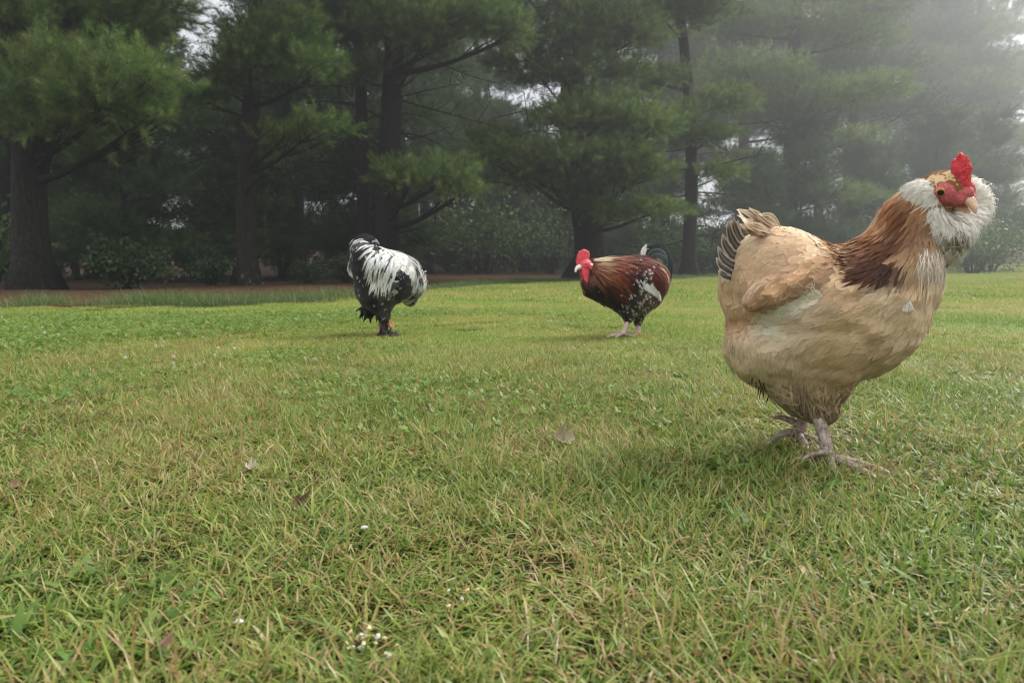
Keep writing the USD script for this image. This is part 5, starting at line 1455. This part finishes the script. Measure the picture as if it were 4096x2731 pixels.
def build_white_rooster():
    fr, org, E, K = rooster_frame(3.2, 1540)
    prims = [(E(1530, 1085, 0, 98, .115, 82, -22), 0), (E(1470, 1050, -.01, 62, .095, 92, 20), .06), (E(1596, 1098, .02, 70, .105, 76, -40), .06), (E(1500, 1160, 0, 76, .095, 70, 10), .06), (E(1570, 1150, .01, 70, .09, 52, -20), .05),
             (K((1622, 1094, .03), (1652, 1138, .06), 56, 44), .05), (K((1655, 1130, .06), (1640, 1195, .10), 42, 26), .03), (K((1640, 1190, .10), (1622, 1180, .15), 24, 18), .02), (K((1520, 1190, -.03), (1534, 1265, -.035), 50, 26), .05), (K((1495, 1190, .05), (1476, 1250, .05), 46, 24), .05)]
    lo, hi = fr(1360, 1370, 0), fr(1760, 920, 0)
    lo[1], hi[1] = 3.2 - .26, 3.2 + .36
    col = [(1430, 1020, *BLACK), (1430, 1090, *BLACK), (1480, 1000, *srgb(60, 60, 62)), (1470, 1130, *srgb(44, 40, 37)), (1530, 1150, *srgb(64, 56, 48)), (1500, 1200, *BLACK), (1560, 1190, *srgb(40, 36, 34)), (1600, 1150, *BLACK), (1640, 1140, *BLACK), (1640, 1165, *BLACK), (1600, 1180, *BLACK), (1570, 1110, *srgb(34, 38, 42)), (1585, 1090, *srgb(40, 46, 50)), (1590, 1050, *WHITE), (1620, 1040, *WHITE), (1650, 1070, *WHITE), (1640, 1095, *WHITE), (1600, 1070, *WHITE),
           (1540, 1010, *WHITE), (1560, 1050, *WHITE), (1620, 1070, *WHITE), (1640, 1100, *WHITE), (1580, 1000, *srgb(170, 170, 168)), (1640, 1040, *srgb(150, 150, 150)), (1570, 1170, *srgb(150, 140, 136)), (1545, 1240, *srgb(64, 60, 58)), (1520, 1270, *BLACK), (1475, 1250, *BLACK), (1680, 1090, *srgb(190, 190, 188))]
    flow = [(1470, 980, -.5, .8), (1430, 1050, -.2, 1), (1510, 1000, -.5, .85), (1540, 1060, -.25, 1), (1600, 1010, -.6, .6), (1620, 1080, -.5, .85), (1660, 1060, .3, 1), (1670, 1120, -.2, 1), (1640, 1180, -.4, .9), (1580, 1130, -.8, .5), (1500, 1180, -.1, 1), (1560, 1190, -.4, .9), (1530, 1270, .1, 1), (1475, 1250, -.1, 1)]

    def speck(px, r):
        return r.uniform(size=len(px)) < .06

    hack = ([(1600, 1000), (1650, 1025), (1685, 1065), (1700, 1110), (1690, 1160), (1660, 1200), (1635, 1215), (1648, 1175), (1664, 1120), (1662, 1080), (1636, 1036)],
            [(1620, 1020, .7, .7), (1670, 1060, .45, .9), (1680, 1120, -.15, 1), (1660, 1180, -.45, .9), (1655, 1120, -.1, 1)],
            [(1620, 1020, *srgb(190, 190, 186)), (1670, 1070, *srgb(190, 190, 186)), (1680, 1140, *srgb(196, 196, 192)), (1650, 1190, *srgb(196, 196, 190))], (.07, .11), (.007, .012), .0085, (.36, srgb(36, 36, 38)))
    sad = ([(1490, 975), (1530, 978), (1580, 1010), (1590, 1060), (1560, 1110), (1530, 1125), (1500, 1100), (1490, 1040)],
           [(1500, 990, -.55, .85), (1530, 1010, -.35, .95), (1530, 1080, -.12, 1), (1570, 1040, -.3, 1), (1500, 1060, -.25, 1)],
           [(1530, 1010, *WHITE), (1540, 1080, *WHITE), (1500, 1050, *srgb(214, 212, 200)), (1570, 1050, *WHITE)], (.075, .125), (.008, .013), .009, (.14, srgb(90, 90, 88)))
    wing = [((1572, 1070), (1640, 1140), .06, srgb(34, 38, 42), srgb(60, 64, 66), None), ((1572, 1090), (1630, 1165), .06, BLACK, srgb(40, 42, 44), None), ((1610, 1100), (1640, 1175), .06, BLACK, BLACK, None), ((1545, 1102), (1600, 1118), .03, BLACK, BLACK, None), ((1556, 1122), (1596, 1124), .016, WHITE, WHITE, None), ((1556, 1105), (1580, 1110), .010, WHITE, WHITE, None), ((1570, 1180), (1590, 1165), .04, srgb(190, 184, 182), WHITE, None), ((1576, 1190), (1582, 1160), .03, srgb(190, 184, 182), WHITE, None)]
    D, G2 = srgb(28, 28, 31), srgb(66, 68, 74)
    tails = [(((1500, 1000, .0), (1470, 956, .0), (1436, 985, .0), (1424, 1050, -.01), (1430, 1105, -.02)), .05, D, G2, None), (((1505, 1000, -.03), (1480, 965, -.04), (1450, 1000, -.05), (1444, 1060, -.05)), .05, D, G2, None), (((1500, 995, .03), (1462, 950, .03), (1420, 975, .03), (1400, 1040, .03), (1396, 1075, .02)), .045, D, G2, None),
             (((1500, 985, .04), (1455, 952, .05), (1420, 962, .05), (1398, 978, .05)), .03, WHITE, WHITE, None), (((1495, 985, .0), (1450, 965, .0), (1418, 985, .0), (1402, 1020, .0)), .035, D, WHITE, None), (((1460, 1010, .02), (1412, 1040, .02), (1402, 1085, .02), (1416, 1115, .02)), .03, D, WHITE, WHITE),
             (((1450, 1030, .03), (1408, 1050, .03), (1398, 1085, .03), (1408, 1108, .03)), .026, srgb(150, 154, 146), WHITE, WHITE), (((1510, 1000, -.04), (1500, 985, -.06), (1478, 1020, -.07), (1470, 1075, -.07)), .055, D, srgb(50, 52, 56), None), (((1512, 992, -.03), (1500, 972, -.05), (1488, 990, -.06), (1480, 1015, -.06)), .03, srgb(120, 120, 128), srgb(180, 180, 186), None),
             (((1505, 985, .02), (1475, 950, .02), (1448, 960, .02), (1438, 990, .0)), .03, D, D, None), (((1515, 985, -.02), (1490, 958, -.03), (1466, 975, -.04), (1452, 1025, -.04)), .016, WHITE, WHITE, None), (((1520, 1010, -.05), (1512, 1000, -.075), (1494, 1040, -.085), (1490, 1090, -.085)), .05, srgb(44, 45, 48), D, None)]
    t, tp = build_rooster("rooster", "black and white rooster bent over with its head down in the grass", fr, org, prims, lo, hi, col, flow, speck, wing, tails, hack, sad, 67)
    # ragged neck feathers standing off at the back of the neck
    r = np.random.default_rng(8)
    q = np.array([fr(1680 + r.normal(0, 5), 1095 + 12 * i, .03) for i in range(5)])
    put_feathers("neck_wisp", [feathers(q, np.tile([1, 0, .15], (5, 1)) + r.normal(0, .25, (5, 3)), np.tile([0, -1, .2], (5, 1)), .045, .011, srgb(140, 140, 140), WHITE, "lance", .1, .1, .2, 3)], tp, org)
    # the lowered head, on the far side
    C = fr(1606, 1160, .185)
    f, u = nrm(np.array([-.8, .3, -.5])), nrm(np.array([-.2, .1, 1.0]))
    u = nrm(u - f * (u @ f))
    sd = np.cross(u, f)
    A = np.array([f, sd, u])
    h = ell(C, (.032, .022, .026), A)
    put("head", (h[0] - org, h[1]), M_wattle, tp, smooth=True)
    cm = slab(np.array([(.034, .0), (.036, .03), (.02, .045), (.0, .05), (-.02, .042), (-.02, .015)]), C, f, u, sd, .012)
    put("comb", (cm[0] - org, cm[1]), M_wattle, tp, smooth=True)
    bk = tube(smooth_path([C + f * .026, C + f * .042, C + f * .055 - u * .006], 8), np.linspace(.011, .002, 8), 8)
    put("beak", (bk[0] - org, bk[1]), M_beak, tp, smooth=True)
    toes = [([(0, 0, 0), (.045, -.02, -.004), (.07, -.03, -.01)], .009, .005), ([(0, 0, 0), (.02, -.045, -.004), (.03, -.065, -.01)], .009, .005), ([(0, 0, 0), (.04, .03, -.004), (.06, .045, -.01)], .009, .005), ([(0, 0, 0), (-.03, .0, -.002), (-.045, .0, -.006)], .008, .004)]
    shank(fr, tp, org, [(1532, 1262, -.035), (1530, 1305, -.035), (1538, 1336, -.035)], .014, toes, M_shank_dark, srgb(46, 42, 38), 5)
    shank(fr, tp, org, [(1524, 1265, .03), (1521, 1300, .03), (1522, 1334, .03)], .011, toes[1:], M_shank_orange)
    # the lifted orange foot in front
    P = np.array([fr(1545, 1262, .0), fr(1548, 1282, .0)])
    lift = [([fr(1545, 1270, .0), fr(1556, 1296, -.01), fr(1568, 1312, -.02)], .011, .009), ([fr(1545, 1275, .0), fr(1549, 1295, .01), fr(1550, 1305, .02)], .010, .007), ([fr(1548, 1280, .0), fr(1562, 1290, .02), fr(1572, 1310, .03)], .010, .008)]
    lg = put("leg", (lambda m: (m[0] - org, m[1]))(tube(smooth_path([fr(1538, 1240, .02), fr(1543, 1262, .01), fr(1546, 1278, .0)], 8), .013, 8)), M_shank_orange, tp, smooth=True)
    for pts, a, b in lift:
        body, cl = toe_chain(pts, a, b, .010)
        put("toe", (body[0] - org, body[1]), M_shank_orange, lg, smooth=True)
        put("claw", (cl[0] - org, cl[1]), M_claw, lg, smooth=True)
    # hanging dark thigh plume at the rear
    r = np.random.default_rng(9)
    q = np.array([fr(1478, 1225, .05) + r.normal(0, .018, 3) for _ in range(90)])
    put_feathers("thigh_plume", [feathers(q, np.tile([-.25, 0, -1.0], (90, 1)) + r.normal(0, .25, (90, 3)), nrm(r.normal(size=(90, 3)) + [0, -1, 0]), r.uniform(.035, .06, 90), r.uniform(.008, .014, 90), BLACK, BLACK * 1.6, "lance", .1, .15, .2, 12)], tp, org).SetCustomDataByKey("kind", "stuff")


build_brown_rooster()
build_white_rooster()

# ------------------------------------------------------------------ small things in the grass
def on_ground(px, py):
    lo, hi = .3, 60.0
    for _ in range(40):
        m = (lo + hi) / 2
        q = at(px, py, m)
        lo, hi = (m, hi) if q[2] > gz(q[0], q[1]) else (lo, m)
    return at(px, py, lo)


def plain(name, lo, hi, scale=60, rough=.7, trans=0.0):
    return usdkit.material(stage, L + name, {
        "g": ("geometry", {}), "n": ("noise_texture", {"scale": scale, "detail": 4.0}), "r": ("rgb_ramp", {"ramp": [(0.3, lo), (0.7, hi)]}),
        "p": ("principled_bsdf", {"roughness": rough}), "t": ("translucent_bsdf", {}), "x": ("mix_closure", {"fac": trans})},
        [("g.position", "n.vector"), ("n.fac", "r.fac"), ("r.color", "p.base_color"), ("r.color", "t.color"), ("p.BSDF", "x.closure1"), ("t.BSDF", "x.closure2")], surface="x.closure")


def fallen_leaf(label, px, py, size, mat, tilt, turn, curl, seed, lift=.012, lobed=True, name="dry_leaf"):
    r = np.random.default_rng(seed)
    t_ = np.linspace(0, 1, 15)
    wid = np.sin(np.pi * t_ ** .8) ** .7 * .36 * (1 + (.35 * np.sin(t_ * 22) if lobed else 0)) + .012
    U = np.linspace(-1, 1, 7)
    X, Yv = np.repeat((t_ - .5)[:, None], 7, 1), wid[:, None] * U[None]
    Z = curl * (Yv / .36) ** 2 * .35 + curl * .35 * (X * 1.6) ** 2 + .02 * r.normal(size=X.shape) + .03 * np.sin(9 * X + 3 * Yv)
    v = np.stack([X, Yv, Z], -1).reshape(-1, 3) * size
    q = np.array([[i * 7 + j, i * 7 + j + 1, (i + 1) * 7 + j + 1, (i + 1) * 7 + j] for i in range(14) for j in range(6)])
    f = np.vstack([q[:, [0, 1, 2]], q[:, [0, 2, 3]]])
    f = np.vstack([f, f[:, ::-1] + len(v)])
    v = np.vstack([v, v - [0, 0, .0006]])
    R = trimesh.transformations.euler_matrix(tilt[0], tilt[1], turn, "sxyz")[:3, :3]
    b = on_ground(px, py)
    t = thing(name, label, "leaf", b + [0, 0, lift])
    put("blade", (v @ R.T, f), mat, t, smooth=True)
    st = np.array([[-.5, 0, 0.02], [-.62, .03, .0], [-.75, .02, -.04]]) * size
    put("stalk", tube(smooth_path(st @ R.T, 5), size * .018, 5), mat, t, smooth=True)


M_tan, M_brown = plain("pale_dry_leaf", (.40, .34, .25), (.56, .49, .38), 50, .7, .15), plain("brown_dry_leaf", (.10, .05, .03), (.24, .13, .08), 50, .7, .15)
M_pinkleaf, M_grey = plain("faded_red_leaf", (.22, .11, .085), (.34, .20, .16), 40, .7, .15), plain("grey_green_leaf", (.22, .25, .17), (.33, .34, .25), 40, .7, .2)
fallen_leaf("pale tan curled oak leaf standing in the grass left of the hen's feet", 2250, 1786, .042, M_tan, (1.0, .15), .3, 1.2, 1, .016)
fallen_leaf("brown crumpled leaf left of centre in the grass", 1010, 1897, .026, M_tan, (.5, .2), .6, 1.0, 2, .008)
fallen_leaf("faded reddish leaf at the bottom of the lawn", 660, 2650, .030, M_pinkleaf, (.9, .9), 1.2, .6, 4, .008)
fallen_leaf("dark red brown leaf at the left edge of the lawn", 66, 1968, .026, M_brown, (.4, .1), 1.0, .6, 5, .008)
fallen_leaf("small russet leaf in the middle of the lawn", 1720, 1668, .030, M_brown, (.5, .1), .2, .7, 6, .008)
fallen_leaf("russet leaf sticking up from the straw left of centre", 1210, 2050, .036, M_brown, (.8, .7), .4, .7, 7, .008)

M_corn, M_chip = plain("cracked_corn", (.50, .36, .12), (.62, .52, .30), 90, .5), plain("white_chip", (.5, .48, .42), (.62, .60, .54), 90, .5)
G_CORN = "cracked corn scattered in the grass"
r_ = np.random.default_rng(23)
spots = [(1430, 2640), (1520, 2610), (1470, 2590), (1900, 2450), (1560, 2640)]
for k in range(30):
    c = spots[k % 5]
    b = on_ground(c[0] + r_.normal(0, 42), min(c[1] + r_.normal(0, 24), 2715))
    m = trimesh.creation.icosphere(1, 1.0)
    v = m.vertices * np.array([.0030, .0023, .0017]) * r_.uniform(.55, 1.05) * (1 + .18 * r_.normal(size=(len(m.vertices), 1)))
    tag(put("corn_grain", (v @ trimesh.transformations.random_rotation_matrix(r_.uniform(size=3))[:3, :3] + b + [0, 0, .010 + r_.uniform(0, .005)], m.faces), M_corn if k % 3 else M_chip, smooth=True),
        "tiny pale grain of cracked corn in the grass at the bottom", "corn grain", G_CORN)
for lab, px_, py_, s_ in (("white chip lying in the straw left of centre", 1458, 2153, .0042), ("white petal-like chip in the lower left grass", 957, 2543, .0042)):
    m = trimesh.creation.icosphere(1, 1.0)
    v = m.vertices * np.array([1, .7, .5]) * s_ * (1 + .15 * r_.normal(size=(len(m.vertices), 1)))
    tag(put("white_chip", (v + on_ground(px_, py_) + [0, 0, .014], m.faces), M_chip, smooth=True), lab, "chip")

M_flower = plain("clover_flower", (.46, .44, .36), (.62, .60, .53), 300, .8, .2)
G_FLOWER = "white clover flowers in the left lawn"
heads = [(10, 1306), (28, 1309), (98, 1343), (105, 1340), (242, 1327), (172, 1345), (180, 1370), (236, 1366), (258, 1388), (506, 1376), (520, 1410), (627, 1428), (652, 1432), (714, 1375), (813, 1378), (875, 1427), (940, 1432), (697, 1470), (695, 1503), (818, 1502), (862, 1476), (988, 1521), (1262, 1475), (1222, 1475), (506, 1475), (1660, 1236)]
fl_v, fl_f = [], []
for k in range(34):
    z = 1 - 2 * (k + .5) / 34
    a = k * 2.4
    d = np.array([math.cos(a) * math.sqrt(1 - z * z), math.sin(a) * math.sqrt(1 - z * z), z])
    e = nrm(np.cross(d, [.3, .2, 1]))
    fl_v.append((np.array([d * .003 - e * .0014, d * .003 + e * .0014, d * .0085 + e * .0008 + [0, 0, .001], d * .0085 - e * .0008 + [0, 0, .001]]), [[0, 1, 2], [0, 2, 3]]))
fl_v = join(fl_v)
for k, (px_, py_) in enumerate(heads):
    b = on_ground(px_, py_)
    if k == 0:
        f0 = thing("clover_flower", "small white clover flower head in the lawn", "clover flower", b, group=G_FLOWER)
        put("flower_head", (fl_v[0] + [0, 0, .050], fl_v[1]), M_flower, f0)
        put("stem", tube(np.array([[0, 0, 0], [.002, 0, .025], [0, 0, .05]]), .0008, 4), M_clover, f0)
    else:
        copy_of(f0, "clover_flower", "small white clover flower head in the lawn", "clover flower", b, k * 40, .62 + .04 * (k % 7), G_FLOWER)
b = on_ground(910, 1217)
v, f = ell([0, 0, .02], (.085, .05, .035))
tag(put("stone", (v * (1 + .25 * (meshkit.noise(v * 30, 2)[:, None] - .5)) + b, f), plain("grey_stone", (.2, .2, .19), (.34, .34, .33), 30, .9), smooth=True), "flat grey stone at the edge of the pine litter", "stone")
